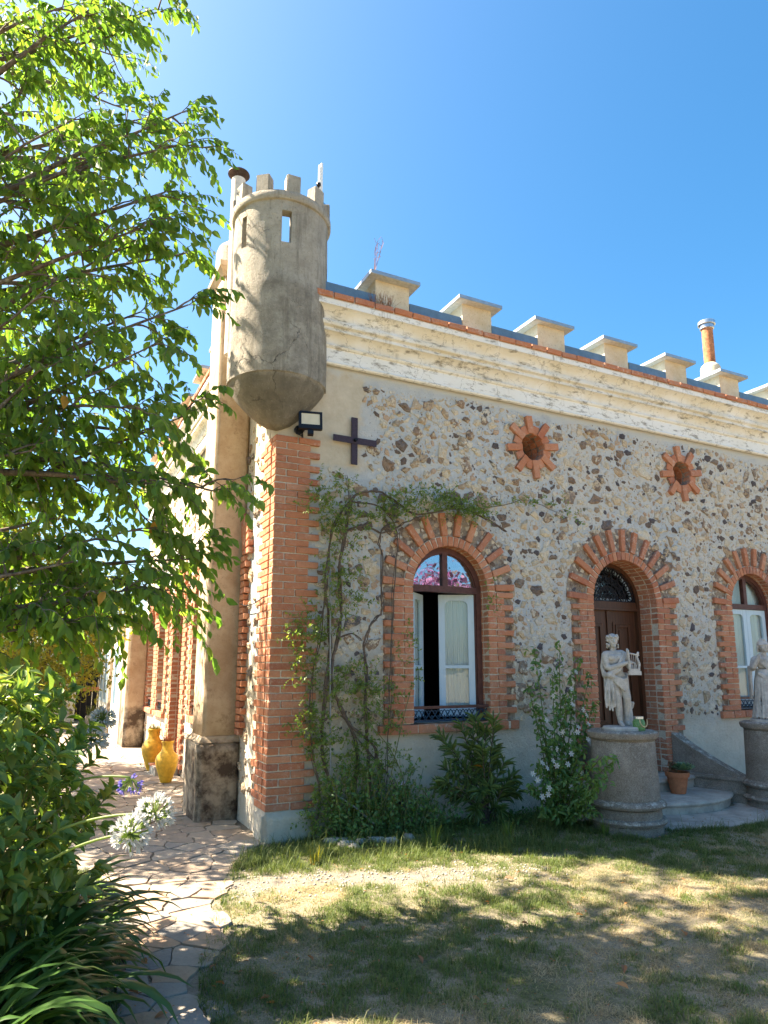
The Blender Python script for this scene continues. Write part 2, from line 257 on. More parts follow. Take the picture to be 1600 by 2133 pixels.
# ---------------------------------------------------------------- mesh and object helpers
class MB:
    def __init__(s): s.v = []; s.f = []; s.r = []
    def add(s, vs, fs, r=None):
        b = len(s.v); s.v += [tuple(p) for p in vs]; s.f += [tuple(b+i for i in f) for f in fs]; s.r += [random.random() if r is None else r]*len(fs); return s
    def box(s, a, b, m=None, r=None):
        x0, y0, z0 = a; x1, y1, z1 = b
        vs = [(x0,y0,z0),(x1,y0,z0),(x1,y1,z0),(x0,y1,z0),(x0,y0,z1),(x1,y0,z1),(x1,y1,z1),(x0,y1,z1)]
        if m is not None: vs = [m @ Vector(p) for p in vs]
        return s.add(vs, [(3,2,1,0),(4,5,6,7),(0,1,5,4),(1,2,6,5),(2,3,7,6),(3,0,4,7)], r)
    def tube(s, pts, rad, n=6, cap=True, r=None):
        pts = [Vector(p) for p in pts]; k = len(pts); rs = rad if isinstance(rad, (list, tuple)) else [rad]*k; vs = []; up = None
        for i in range(k):
            d = (pts[min(i+1, k-1)]-pts[max(i-1, 0)])
            d = d.normalized() if d.length > 1e-9 else Vector((0, 0, 1))
            if up is None: up = d.orthogonal().normalized()
            up = (up-d*up.dot(d)); up = up.normalized() if up.length > 1e-6 else d.orthogonal().normalized(); q = d.cross(up)
            vs += [pts[i]+(up*cos(2*pi*j/n)+q*sin(2*pi*j/n))*rs[i] for j in range(n)]
        fs = [(i*n+j, i*n+(j+1) % n, (i+1)*n+(j+1) % n, (i+1)*n+j) for i in range(k-1) for j in range(n)]
        if cap: fs += [tuple(range(n-1, -1, -1)), tuple((k-1)*n+j for j in range(n))]
        return s.add(vs, fs, r)
    def lathe(s, prof, c=(0, 0, 0), n=32, a0=0, a1=2*pi, r=None):
        full = abs(a1-a0-2*pi) < 1e-6; m = n if full else n+1; vs = []; k = len(prof)
        for (R, z) in prof: vs += [(c[0]+R*cos(a0+(a1-a0)*j/n), c[1]+R*sin(a0+(a1-a0)*j/n), c[2]+z) for j in range(m)]
        fs = [(i*m+j, i*m+(j+1) % m, (i+1)*m+(j+1) % m, (i+1)*m+j) for i in range(k-1) for j in range(n)]
        return s.add(vs, fs, r)
    def ball(s, c, R, sc=(1, 1, 1), n=12, m=8, rot=None, r=None):
        vs = []; c = Vector(c)
        for i in range(m+1):
            th = pi*i/m
            for j in range(n):
                p = Vector((sc[0]*sin(th)*cos(2*pi*j/n), sc[1]*sin(th)*sin(2*pi*j/n), sc[2]*cos(th)))*R
                vs.append(c+(rot @ p if rot is not None else p))
        return s.add(vs, [(i*n+j, (i+1)*n+j, (i+1)*n+(j+1) % n, i*n+(j+1) % n) for i in range(m) for j in range(n)], r)
    def mesh(s, name, mat, smooth=False, weld=False):
        me = bpy.data.meshes.new(name); me.from_pydata(s.v, [], s.f); me.materials.append(mat)
        at_ = me.attributes.new('rnd', 'FLOAT', 'FACE'); at_.data.foreach_set('value', s.r)
        if weld:
            b = bmesh.new(); b.from_mesh(me); bmesh.ops.remove_doubles(b, verts=b.verts, dist=1e-5); bmesh.ops.recalc_face_normals(b, faces=b.faces); b.to_mesh(me); b.free()
        if smooth: me.polygons.foreach_set('use_smooth', [True]*len(me.polygons))
        me.update(); return me
    def build(s, name, mat, parent=None, smooth=False, weld=False, kind=None, label=None):
        o = link(name, s.mesh(name, M[mat] if isinstance(mat, str) else mat, smooth, weld), parent)
        if smooth == 'auto': smooth_by_angle(o.data, 40)
        if kind: o['kind'] = kind
        if label: o['label'] = label
        return o
def smooth_by_angle(me, deg):
    b = bmesh.new(); b.from_mesh(me)
    for e in b.edges: e.smooth = len(e.link_faces) == 2 and e.calc_face_angle(3) < radians(deg)
    for f in b.faces: f.smooth = True
    b.to_mesh(me); b.free()
def link(name, data, parent=None, mw=None):
    o = bpy.data.objects.new(name, data); COL.objects.link(o)
    if parent is not None: setpar(o, parent)
    if mw is not None: o.matrix_basis = mw
    return o
WLOC = {}
def setpar(o, p):
    o.parent = p; o.matrix_parent_inverse = Matrix.Translation(-WLOC.get(p.name, Vector()))
def thing(name, label, cat, loc=(0, 0, 0), group=None):
    o = bpy.data.objects.new(name, None); o.empty_display_size = .1; COL.objects.link(o); o.location = loc; WLOC[o.name] = Vector(loc)
    o['label'] = label; o['category'] = cat
    if group: o['group'] = group
    return o
def tag(o, label, cat, group=None):
    o['label'] = label; o['category'] = cat
    if group: o['group'] = group
    return o
def struct(o): o['kind'] = 'structure'; return o
def group_node(name, parent):      # an inner node that gathers sub-parts under a part
    o = bpy.data.objects.new(name, None); o.empty_display_size = .05; COL.objects.link(o); setpar(o, parent); return o

# frames: (u, v, out) -> world.  front: u = X ; left: u = -Y
FRONT = Matrix(((1, 0, 0, 0), (0, 0, -1, 0), (0, 1, 0, 0), (0, 0, 0, 1)))
LEFT = Matrix(((0, 0, -1, 0), (-1, 0, 0, 0), (0, 1, 0, 0), (0, 0, 0, 1)))
def P(F, u, v, o=0.): return F @ Vector((u, v, o))

# ---- brick shapes shared by all bricks (unit cube after division by the real size)
def brick_mesh(i, dims):
    b = bmesh.new(); bmesh.ops.create_cube(b, size=1)
    for v in b.verts: v.co = Vector((v.co.x*dims[0], v.co.y*dims[1], v.co.z*dims[2]))
    bmesh.ops.bevel(b, geom=[e for e in b.edges], offset=.0045, segments=1, affect='EDGES')
    for v in b.verts: v.co += Vector((random.uniform(-1, 1), random.uniform(-1, 1), random.uniform(-1, 1)))*.0026; v.co = Vector((v.co.x/dims[0], v.co.y/dims[1], v.co.z/dims[2]))
    me = bpy.data.meshes.new('brick'); b.to_mesh(me); b.free(); me.materials.append(M['brick']); return me
BR = {'s': [brick_mesh(i, (.245, .063, .11)) for i in range(5)], 'h': [brick_mesh(i, (.115, .063, .11)) for i in range(5)]}
BRDATA = {k: [([tuple(v.co) for v in m.vertices], [tuple(p.vertices) for p in m.polygons]) for m in L] for k, L in BR.items()}
def brick(dst, F, u, v, du, dv, out=0., dep=.11, ang=0., jit=1.):
    """brick centred at (u, v), face 'out' metres proud; dst is an MB (joined) or a parent object (one object each)"""
    j = lambda a: random.uniform(-a, a)*jit
    m = F @ Matrix.Translation((u+j(.002), v+j(.0015), out+j(.003)-dep/2)) @ Matrix.Rotation(ang+j(.008), 4, 'Z') @ Matrix.Diagonal((du, dv, dep, 1))
    k = 's' if du > .17 or dv > .17 else 'h'; i = random.randrange(5)
    if isinstance(dst, MB):
        vs, fs = BRDATA[k][i]; dst.add([m @ Vector(p) for p in vs], fs)
    else: link('brick', BR[k][i], dst, m)
def arch_pts(uc, zs, r, zb, seg=24): return [(uc-r, zb)]+[(uc-r*cos(pi*i/seg), zs+r*sin(pi*i/seg)) for i in range(seg+1)]+[(uc+r, zb)]
def arch_band(mb, F, uc, zs, ro, ri, zb, o0, o1, seg=24):
    A = arch_pts(uc, zs, ro, zb, seg); B = arch_pts(uc, zs, ri, zb, seg); n = len(A)
    vs = [P(F, *p, o) for o in (o0, o1) for L in (A, B) for p in L]; fs = []
    for i in range(n-1):
        a, b = i, i+1
        fs += [(a, b, n+b, n+a), (2*n+a, 3*n+a, 3*n+b, 2*n+b), (a, 2*n+a, 2*n+b, b), (n+a, n+b, 3*n+b, 3*n+a)]
    fs += [(0, n, 3*n, 2*n), (n-1, 3*n-1, 4*n-1, 2*n-1)]
    return mb.add(vs, fs)
def half_disc(mb, F, uc, zs, r, o0, o1, u0=None, u1=None, seg=24):
    """thin arched pane between u0 and u1"""
    u0 = uc-r if u0 is None else u0; u1 = uc+r if u1 is None else u1; top = []
    for i in range(seg+1):
        u = u0+(u1-u0)*i/seg; top.append((u, zs+sqrt(max(0, r*r-(u-uc)**2))))
    L = [(u0, zs)]+top+[(u1, zs)]; n = len(L)
    vs = [P(F, *p, o) for o in (o0, o1) for p in L]
    return mb.add(vs, [tuple(range(n)), tuple(range(2*n-1, n-1, -1))]+[(i, (i+1) % n, n+(i+1) % n, n+i) for i in range(n)])
PITCH_B = .0748
def surround(dst, joined, joint, F, uc, zs, r, zb, D, ray=.25, sides=(-1, 1), nv=None, far=None):
    """brick jambs with toothed edges, a ring of voussoirs, proud rays; reveal bricks go to 'joined'"""
    n = int(round((zs-zb)/PITCH_B))
    for s in sides:
        d = joined if far else dst
        for k in range(n):
            v = zb+(k+.5)*PITCH_B; long_ = (k+(s > 0)) % 2 == 0; h = .063
            rows = ([(0, .125), (.125, .375)] if long_ else ([(0, .25)] if k % 4 < 2 else [(0, .125), (.125, .25)]))
            for (a, b) in rows:
                brick(d, F, uc+s*(r+(a+b)/2), v, b-a-.011, h, random.uniform(0, .006)+(.006 if a > .1 and long_ else 0))
            for (a, b) in ([(.11, .235), (.235, D)] if k % 2 else [(.11, D)]):
                if b-a > .03: brick(joined, F, uc+s*(r+.055), v, .11, h, -a-.006, b-a-.010)
    nv = nv or int(round(pi*r/.071))|1
    for i in range(nv):
        th = pi*(i+.5)/nv; wv = pi*(r+.03)/nv-.010
        c = lambda R: (uc-R*cos(th), zs+R*sin(th))
        brick(dst, F, *c(r+.058), .113, wv, random.uniform(0, .005), .11, pi-th)
        for (a, b) in ([(.11, .235), (.235, D)] if i % 2 else [(.11, D)]):
            if b-a > .03: brick(joined, F, *c(r+.058), .113, wv-.004, -a-.006, b-a-.01, pi-th)
        if i % 2 == 0 and ray:
            brick(dst, F, *c(r+.12+ray/2+.004), ray, .076, .014+random.uniform(0, .006), .10, pi-th)
    arch_band(joint, F, uc, zs, r+.12, r+.007, zs-.005, -.012, -D)
    arch_band(infill, F, uc, zs, r+.115+(ray+.02 if ray else 0), r+.11, zs-.02, -.031, -.06)
    for s in sides: infill.box((min(uc+s*(r+.24), uc+s*(r+.37)), zb, -.06), (max(uc+s*(r+.24), uc+s*(r+.37)), zs-.021, -.032), F)
    for s in sides: joint.box((min(uc+s*(r+.007), uc+s*(r+.245)), zb, -D), (max(uc+s*(r+.007), uc+s*(r+.245)), zs-.006, -.012), F)

# ---------------------------------------------------------------- the house
house = thing('stone_house', 'rubble stone house with brick corners, cream cornice, battlements and a round corner turret', 'house', (0, 0, 0))
W1 = dict(uc=2.157, zs=2.55, r=.5, zb=1.05); DR = dict(uc=4.895, zs=2.51, r=.565, zb=.29); W3 = dict(uc=7.52, zs=2.55, r=.5, zb=1.05)
OC = [(3.43, 4.45), (6.16, 4.45)]; OR_ = .175; WP = .035; TOPZ = 5.70
# left windows and door, u = -Y
LW = [dict(uc=-3.42, zs=2.55, r=.49, zb=.95), dict(uc=-5.2, zs=2.62, r=.43, zb=.03), dict(uc=-6.85, zs=2.5, r=.36, zb=.85), dict(uc=-8.18, zs=2.5, r=.36, zb=.85)]
def wall_sheet(name, F, u0, u1, z0, z1, arches, discs, off, thick, mat):
    b = bmesh.new()
    def loop(pts):
        vs = [b.verts.new((x, y, 0)) for x, y in pts]
        for i in range(len(vs)): b.edges.new((vs[i], vs[(i+1) % len(vs)]))
    nx = int((u1-u0)/.5)
    loop([(u0+(u1-u0)*i/nx, z0) for i in range(nx+1)]+[(u1-(u1-u0)*i/nx, z1) for i in range(nx+1)])
    for a in arches: loop(arch_pts(a['uc'], a['zs'], a['r']+.03, a['zb']-.03, 20))
    for (u, v, r) in discs: loop([(u+r*cos(2*pi*i/24), v+r*sin(2*pi*i/24)) for i in range(24)])
    bmesh.ops.triangle_fill(b, use_beauty=True, edges=b.edges[:])
    g = bmesh.ops.extrude_face_region(b, geom=b.faces[:]); 
    for v in g['geom']:
        if isinstance(v, bmesh.types.BMVert): v.co.z -= thick
    bmesh.ops.recalc_face_normals(b, faces=b.faces)
    for v in b.verts: v.co = F @ Vector((v.co.x, v.co.y, v.co.z+off))
    me = bpy.data.meshes.new(name); b.to_mesh(me); b.free(); me.materials.append(M[mat]); return link(name, me, house)
wall_sheet('front_wall', FRONT, .30, 11.0, -.1, TOPZ, [W1, DR, W3], [(u, v, OR_+.02) for u, v in OC], -WP, .45, 'wall')
wall_sheet('side_wall', LEFT, -9.6, -.30, -.1, TOPZ, LW, [], -WP, .45, 'wall')
mb = MB(); mb.box((WP, WP, -.1), (.32, .32, TOPZ)); mb.build('corner_core', 'wall', house)
# dark inside and roof deck, so that daylight enters only through the openings
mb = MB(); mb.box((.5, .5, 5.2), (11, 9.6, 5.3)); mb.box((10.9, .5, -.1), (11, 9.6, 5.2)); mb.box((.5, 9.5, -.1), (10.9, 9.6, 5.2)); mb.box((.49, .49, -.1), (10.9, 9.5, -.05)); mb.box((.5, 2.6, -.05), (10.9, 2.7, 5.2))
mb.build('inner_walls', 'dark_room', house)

# corner pier of brick on a cement block
pier = MB(); pier.box((.012, .012, .27), (.395, .385, 4.09)); pier_o = pier.build('corner_pier', 'brick_joint', house)
side = MB(); k = 0; z = .28
while z < 4.06:
    v = z+.5*PITCH_B; fb = [(0, .255), (.255, .51)] if k % 2 == 0 else [(0, .13), (.13, .40)]
    for (a, b) in fb: brick(pier_o, FRONT, (a+b)/2, v, b-a-.011, .063, random.uniform(-.002, .005)+(.006 if b > .5 else 0), .10 if a else .118)
    sb = [(.13, .39)] if k % 2 == 0 else [(.12, .26), (.26, .52)]
    for (a, b) in sb: brick(side, LEFT, -(a+b)/2, v, b-a-.011, .063, random.uniform(-.002, .006), .10)
    z += PITCH_B; k += 1
side.build('side_bricks', 'brick', pier_o, kind='stuff')
def rough_block(a, b, amp, cuts, name, mat, parent, seed=0, bev=.02):
    bm_ = bmesh.new(); bmesh.ops.create_cube(bm_, size=1)
    for v in bm_.verts: v.co = Vector([(a[i]+b[i])/2+v.co[i]*(b[i]-a[i]) for i in range(3)])
    bmesh.ops.bevel(bm_, geom=bm_.edges[:], offset=bev, segments=2, affect='EDGES')
    bmesh.ops.subdivide_edges(bm_, edges=[e for e in bm_.edges if e.calc_length() > .08], cuts=cuts, use_grid_fill=True)
    from mathutils import noise as nz
    for v in bm_.verts: v.co += Vector(nz.noise_vector(v.co*4+Vector((seed, 0, 0))))*amp + Vector(nz.noise_vector(v.co*15))*amp*.4
    bmesh.ops.recalc_face_normals(bm_, faces=bm_.faces)
    me = bpy.data.meshes.new(name); bm_.to_mesh(me); bm_.free(); me.materials.append(M[mat]); me.polygons.foreach_set('use_smooth', [True]*len(me.polygons))
    return link(name, me, parent)
rough_block((-.03, -.035, -.1), (.50, .30, .275), .012, 6, 'pier_foot', 'wall', house, bev=.03)

# arched windows and door of the front
joined = MB(); joint = MB(); infill = MB()
def jointpart(name, parent):
    global joined, joint, infill
    p = joint.build(name, 'brick_joint', parent); infill.build('rough_infill', 'infill', parent); q = joined; joint = MB(); joined = MB(); infill = MB(); return p, q
n1 = group_node('window_surround', house)
surround(n1, joined, joint, FRONT, **W1, D=.17, ray=.27)
for i in range(8): brick(n1, FRONT, 1.335+i*.242 if i < 7 else 3.0, .995, .23 if i < 7 else .12, .095, .012, .13)
mb = MB(); mb.box((1.23, -.002, .955), (3.05, .4, 1.035)); mb.build('sill_bed', 'brick_joint', n1)
p_, q_ = jointpart('mortar_joint', n1); q_.build('reveal_bricks', 'brick', n1, kind='stuff')
n2 = group_node('door_surround', house)
dmb = MB()
surround(dmb, joined, joint, FRONT, **DR, D=.36, ray=.30)
p_, q_ = jointpart('mortar_joint', n2); q_.build('reveal_bricks', 'brick', n2, kind='stuff'); dmb.build('jamb_bricks', 'brick', n2, kind='stuff')
n3 = group_node('window_surround', house)
dmb = MB(); surround(dmb, joined, joint, FRONT, **W3, D=.17, ray=.27)
for i in range(8): brick(dmb, FRONT, 6.72+i*.242, .995, .23, .095, .012, .13)
p_, q_ = jointpart('mortar_joint', n3); q_.build('reveal_bricks', 'brick', n3, kind='stuff'); dmb.build('jamb_bricks', 'brick', n3, kind='stuff')

def rail(parent, F, u0, u1, z0, z1, o, mat='blue_iron'):
    mb = MB(); h = z1-z0; n = max(4, int(round((u1-u0)/.085)))
    mb.box((u0, z0, o-.012), (u1, z0+.018, o+.012), F)
    st = (u1-u0)/n
    for i in range(n):
        u = u0+i*st; c = u+st/2
        mb.tube([P(F, u, z0+.02, o), P(F, u+st, z1-.01, o)], .006, 4); mb.tube([P(F, u+st, z0+.02, o), P(F, u, z1-.01, o)], .006, 4)
        mb.tube([P(F, c+.02*cos(a), z1-.04+.02*sin(a), o) for a in np.linspace(0, 2*pi, 9)], .006, 4, False)
        mb.ball(P(F, c, z0+h*.5, o), .013, n=6, m=4)
        for s in (-1, 0, 1): mb.ball(P(F, u+s*.014, z0+.045+(.016 if s == 0 else 0), o), .011, n=6, m=4)
    ob = mb.build('railing', mat, parent); mb = MB(); mb.box((u0-.01, z1, o-.025), (u1+.01, z1+.03, o+.025), F); mb.build('handrail', 'brown_wood', ob)
    return ob
def sash(parent, hinge, width, z0, z1, ang, sgn, arch=.07, cloth=True, name='casement'):
    """one glazed leaf swung inwards; hinge = (u, out); sgn +1 leaf runs towards +u"""
    F = FRONT @ Matrix.Translation((hinge[0], 0, hinge[1])) @ Matrix.Rotation(sgn*ang, 4, 'Y') @ Matrix.Diagonal((sgn, 1, 1, 1))
    fw = .075; mid = z0+(z1-z0)*.40; mb = MB()
    for a, b in (((0, z0, 0), (fw, z1, .04)), ((width-fw, z0, 0), (width, z1, .04)), ((fw, z0, .002), (width-fw, z0+.10, .038)), ((fw, z1-.07, .002), (width-fw, z1, .038)), ((fw, mid-.018, .004), (width-fw, mid+.018, .036))): mb.box(a, b, F)
    for s in (0, 1):   # rounded upper corners
        c = (fw if s == 0 else width-fw); d = 1 if s == 0 else -1; q = [(c, z1-.07), (c, z1-.07-arch)]+[(c+d*arch*(1-cos(a)), z1-.07-arch+arch*sin(a)) for a in np.linspace(0, pi/2, 6)][1:]
        n = len(q); mb.add([F @ Vector((x, y, o)) for o in (.003, .037) for x, y in q], [tuple(range(n)), tuple(range(2*n-1, n-1, -1))]+[(i, (i+1) % n, n+(i+1) % n, n+i) for i in range(n)])
    ob = mb.build(name, 'sash', parent); g = MB(); g.box((fw-.005, z0+.09, .017), (width-fw+.005, mid, .021), F); g.build('pane', 'pane_clear', ob)
    g = MB(); g.box((fw-.005, mid, .017), (width-fw+.005, z1-.06, .021), F); g.build('pane', 'pane_clear', ob)
    if cloth:
        g = MB(); nn = 40; vs = []
        for zc in (z0+.08, z1-.05):
            for i in range(nn+1): vs.append(F @ Vector((fw-.01+(width-2*fw+.02)*i/nn, zc, -.012+.006*sin(i*1.9))))
        g.add(vs, [(i, i+1, nn+2+i, nn+1+i) for i in range(nn)]); g.build('net_curtain', 'curtain', ob, smooth=True)
    return ob
def window(F, a, parent, open_, paneM, leafd=.14):
    uc, zs, r, zb = a['uc'], a['zs'], a['r'], a['zb']; win = group_node('window', parent); ft = .065; o = -leafd
    mb = MB(); arch_band(mb, F, uc, zs, r+.004, r-ft, zb+.02, o, o-.08); arch_band(mb, F, uc, zs, r-ft+.02, r-ft-.012, zb+.02, o-.02, o-.07)
    mb.box((uc-r+ft, zs-.03, o-.07), (uc+r-ft, zs+.045, o+.012), F); mb.box((uc-.035, zs+.045, o-.06), (uc+.035, zs+r-ft, o+.004), F)
    mb.box((uc-r, zb-.0, o-.08), (uc+r, zb+.022, o), F)
    mb.build('frame', 'brown_wood', win)
    for (u0, u1) in ((uc-r+ft, uc-.03), (uc+.03, uc+r-ft)):
        g = MB(); half_disc(g, F, uc, zs+.04, r-ft+.01, o-.03, o-.034, u0, u1); g.build('fanlight_pane', paneM, win)
    return win
win1 = window(FRONT, W1, house, True, 'pane_mirror')
sash(win1, (W1['uc']+.44, -.215), .425, 1.09, 2.515, radians(26), -1)
sash(win1, (W1['uc']-.44, -.215), .425, 1.09, 2.515, radians(44), 1)
rail(win1, FRONT, 1.66, 2.65, 1.06, 1.20, -.06)
win3 = window(FRONT, W3, house, False, 'pane_clear')
sash(win3, (W3['uc']+.44, -.19), .437, 1.09, 2.515, 0, -1); sash(win3, (W3['uc']-.44, -.19), .437, 1.09, 2.515, 0, 1)
rail(win3, FRONT, W3['uc']-.49, W3['uc']+.49, 1.06, 1.20, -.06)
g = MB(); half_disc(g, FRONT, W3['uc'], 2.45, .60, -.262, -.265); g.build('fanlight_curtain', 'curtain', win3)

# door
dr = group_node('door', house); uc, zs, r, zb = DR['uc'], DR['zs'], DR['r'], DR['zb']; F = FRONT; o = -.36
mb = MB(); arch_band(mb, F, uc, zs, r+.003, r-.05, zb, o+.06, o-.06); mb.box((uc-r+.05, zs-.05, o-.06), (uc+r-.05, zs+.035, o+.045), F); mb.box((uc-r+.05, zs-.085, o-.05), (uc+r-.05, zs-.05, o+.065), F); mb.build('frame', 'door', dr)
for s in (-1, 1):
    u0, u1 = (uc-r+.05, uc-.004) if s < 0 else (uc+.004, uc+r-.05); leaf = MB(); leaf.box((u0, zb, o-.05), (u1, zs-.085, o), F)
    lo = leaf.build('door_leaf', 'door', dr)
    for (z0, z1) in ((zb+.12, zb+.45), (zb+.60, zs-.24)):
        for q, (ins, oo) in enumerate(((.085, .012), (.125, .022), (.165, .010))):
            pb = MB(); a0, a1, b0, b1 = u0+ins, u1-ins, z0+(ins-.085), z1-(ins-.085); wv = .03 if q < 2 else 0
            if q < 2:
                for A, B in (((a0, b0), (a1, b0+wv)), ((a0, b1-wv), (a1, b1)), ((a0, b0+wv), (a0+wv, b1-wv)), ((a1-wv, b0+wv), (a1, b1-wv))): pb.box((A[0], A[1], o), (B[0], B[1], o+oo), F)
                pb.build('moulding', 'door', lo)
            else: pb.box((a0+.03, b0+.03, o), (a1-.03, b1-.03, o+oo), F); pb.build('panel', 'door', lo)
mb = MB(); mb.box((uc-.022, zb, o), (uc+.022, zs-.09, o+.02), F); mb.build('cover_strip', 'door', dr)
g = MB(); half_disc(g, F, uc, zs+.03, r-.04, o-.03, o-.034); g.build('fanlight_pane', 'pane_clear', dr)
g = MB(); g.box((uc-r+.05, zs+.035, o-.045), (uc+r-.05, zs+.085, o-.02), F); arch_band(g, F, uc, zs, r-.045, r-.085, zs+.036, o-.045, o-.02); g.box((uc-.16, zs+.085, o-.045), (uc-.10, zs+r-.09, o-.02), F); g.build('fanlight_frame', 'sash', dr)
ir = MB(); oo = o+.03; C0 = (uc, zs+.05)
def spiral(mb, c, R, a0, turns, sg=1, n=22, rad=.0085): mb.tube([P(F, c[0]+R*(1-.8*t)*cos(a0+sg*turns*2*pi*t), c[1]+R*(1-.8*t)*sin(a0+sg*turns*2*pi*t), oo) for t in np.linspace(0, 1, n)], rad, 4)
for i in range(9):
    th = pi*(i+.5)/9; Rm = .50
    ir.tube([P(F, C0[0]-R*cos(th+.12*sin(R*12)), C0[1]+R*sin(th+.12*sin(R*12)), oo) for R in np.linspace(.03, Rm, 12)], .007, 4)
    for R, q in ((.17, .042), (.30, .055), (.42, .06)):
        for s in (-1, 1): spiral(ir, (C0[0]-R*cos(th+s*.45*q/R), C0[1]+R*sin(th+s*.45*q/R)), q, th*s, 1.3, s)
for R in (.10, .24): ir.tube([P(F, C0[0]-R*cos(a), C0[1]+R*sin(a), oo) for a in np.linspace(0, pi, 20)], .007, 4)
arch_band(ir, F, uc, zs+.04, r-.055, r-.07, zs+.04, oo-.006, oo+.006); ir.box((uc-r+.06, zs+.036, oo-.007), (uc+r-.06, zs+.052, oo+.007), F)
ir.build('iron_grille', 'iron', dr)

# bull's eyes with brick rays
for (u, v) in OC:
    oc = group_node('round_window', house); jb = MB(); tunnel = MB(); n = 16
    for i in range(n):
        th = 2*pi*i/n+.14; wv = 2*pi*(OR_+.07)/n-.006; c = lambda R: (u+R*cos(th), v+R*sin(th)); long_ = i % 2 == 0
        brick(oc, FRONT, *c(OR_+(.12 if long_ else .062)), .235 if long_ else .12, wv, .022 if long_ else .004, .12, th)
        for d in (.13, .25): brick(tunnel, FRONT, *c(OR_+.05), .10, wv, -d-.003, .112, th)
    tunnel.build('tunnel_bricks', 'brick', oc, kind='stuff')
    A = [(OR_+.125, -.014), (OR_+.125, -.44), (OR_+.004, -.44), (OR_+.004, -.014), (OR_+.125, -.014)]
    jb.add([P(FRONT, u+R*cos(2*pi*j/32), v+R*sin(2*pi*j/32), q) for R, q in A for j in range(32)], [(i*32+j, i*32+(j+1) % 32, (i+1)*32+(j+1) % 32, (i+1)*32+j) for i in range(4) for j in range(32)])
    jb.build('mortar_joint', 'infill', oc, smooth='auto')
    bk = MB(); bk.lathe([(0, 0), (OR_+.05, 0)], n=24); bk.v = [P(FRONT, u+x, v+y, -.42) for x, y, z_ in bk.v]; bk.build('dark_back_board', 'dark_room', oc)  # near-black back board: the dark of the hole is in its colour

# ---- rubble stones: the largest each an object, the chips one mass
def blocked(F, u, v, R):
    if F is FRONT:
        if u-R < .46 or u+R > 10.5: return True
        for a in (W1, DR, W3):
            if v < a['zs']:
                if abs(u-a['uc']) < a['r']+.33+R*.7 and v > a['zb']-.13-R: return True
            elif hypot(u-a['uc'], v-a['zs']) < a['r']+.13+R*.5: return True
            elif hypot(u-a['uc'], v-a['zs']) < a['r']+.40 and R > .05: return True
        for (a, b) in OC:
            if hypot(u-a, v-b) < .27+R: return True
        if u < 1.15+.12*sin(v*9) and v > 3.75+.08*sin(u*11): return True
        return v-R < .98 or v+R > 4.91+.05*sin(u*3)
    for a in LW:
        if v < a['zs']+.1:
            if abs(u-a['uc']) < a['r']+.33+R*.7 and v > a['zb']-.13-R: return True
        elif hypot(u-a['uc'], v-a['zs']) < a['r']+.2+R: return True
    return u+R > -.50 or u < -9.2 or v-R < .3 or v+R > 4.9
def stone_geo(F, u, v, R, flat=1.):
    """an angular, nearly flush stone with a broken outline"""
    big_ = R > .045; k = random.choice((4, 5, 5, 6, 7)); ex = random.uniform(.5, 1.0) if big_ else random.uniform(.28, 1.0); a0 = random.gauss(0, .45) if big_ else random.uniform(0, pi); cs = []
    ths = sorted(2*pi*(i+random.uniform(-.36, .36))/k for i in range(k))
    for th in ths: q = R*random.uniform(.78, 1.22); cs.append((q*cos(th), q*ex*sin(th)))
    ring = []
    for i in range(k):
        a, b = cs[i], cs[(i+1) % k]; ring.append(a)
        for f in ((.35, .68) if big_ else (.5,)): ring.append((a[0]+(b[0]-a[0])*f+random.gauss(.0, .07)*R, a[1]+(b[1]-a[1])*f+random.gauss(.0, .07)*R))
    ring = [(x*cos(a0)-y*sin(a0), x*sin(a0)+y*cos(a0)) for x, y in ring]; n = len(ring)
    h = min(.024, R*.36)*flat; tu, tv = random.uniform(-.10, .10), random.uniform(-.10, .10)
    vs = [P(F, u+x, v+y, -WP-.008) for x, y in ring]; vs += [P(F, u+x*.94, v+y*.94, -WP+.002+h*random.uniform(.2, .8)+x*tu+y*tv) for x, y in ring]
    if big_:
        vs += [P(F, u+x*.55+random.uniform(-.12, .12)*R, v+y*.55+random.uniform(-.12, .12)*R, -WP+.002+h*random.uniform(.5, 1.5)+x*tu*.6+y*tv*.6) for x, y in ring]
        fs = [(i, (i+1) % n, n+(i+1) % n, n+i) for i in range(n)]+[(n+i, n+(i+1) % n, 2*n+(i+1) % n, 2*n+i) for i in range(n)]+[tuple(range(2*n, 3*n))]
    else: fs = [(i, (i+1) % n, n+(i+1) % n, n+i) for i in range(n)]+[tuple(range(n, 2*n))]
    return vs, fs
def scatter(F, u0, u1, v0, v1, plan):
    cell = .3; grid = {}; out = []
    for (cnt, ra, rb, gap) in plan:
        for _ in range(cnt):
            R = ra+(rb-ra)*random.random()**2; u = random.uniform(u0, u1); v = random.uniform(v0, v1)
            if blocked(F, u, v, R): continue
            i, j = int(u/cell), int(v/cell); ok = True
            for a in (i-1, i, i+1):
                for b in (j-1, j, j+1):
                    for (x, y, q) in grid.get((a, b), ()):
                        if (x-u)**2+(y-v)**2 < ((q+R)*gap)**2: ok = False; break
                    if not ok: break
                if not ok: break
            if ok: grid.setdefault((i, j), []).append((u, v, R)); out.append((u, v, R))
    return out
st = scatter(FRONT, .5, 9.6, .95, 4.93, [(420, .085, .135, .84), (5500, .045, .08, .73), (11000, .026, .05, .72), (15000, .012, .028, .74), (12000, .007, .014, .76)])
def in_view_key(s): return -s[2]*1.0/max(1., (P(FRONT, s[0], s[1])-CAM).length)
st.sort(key=in_view_key); wallstones = group_node('wall_stones', house)
for (u, v, R) in st[:300]:
    mb = MB(); mb.add(*stone_geo(FRONT, u, v, R)); link('stone', mb.mesh('stone', M['stone']), wallstones)
chips = MB()
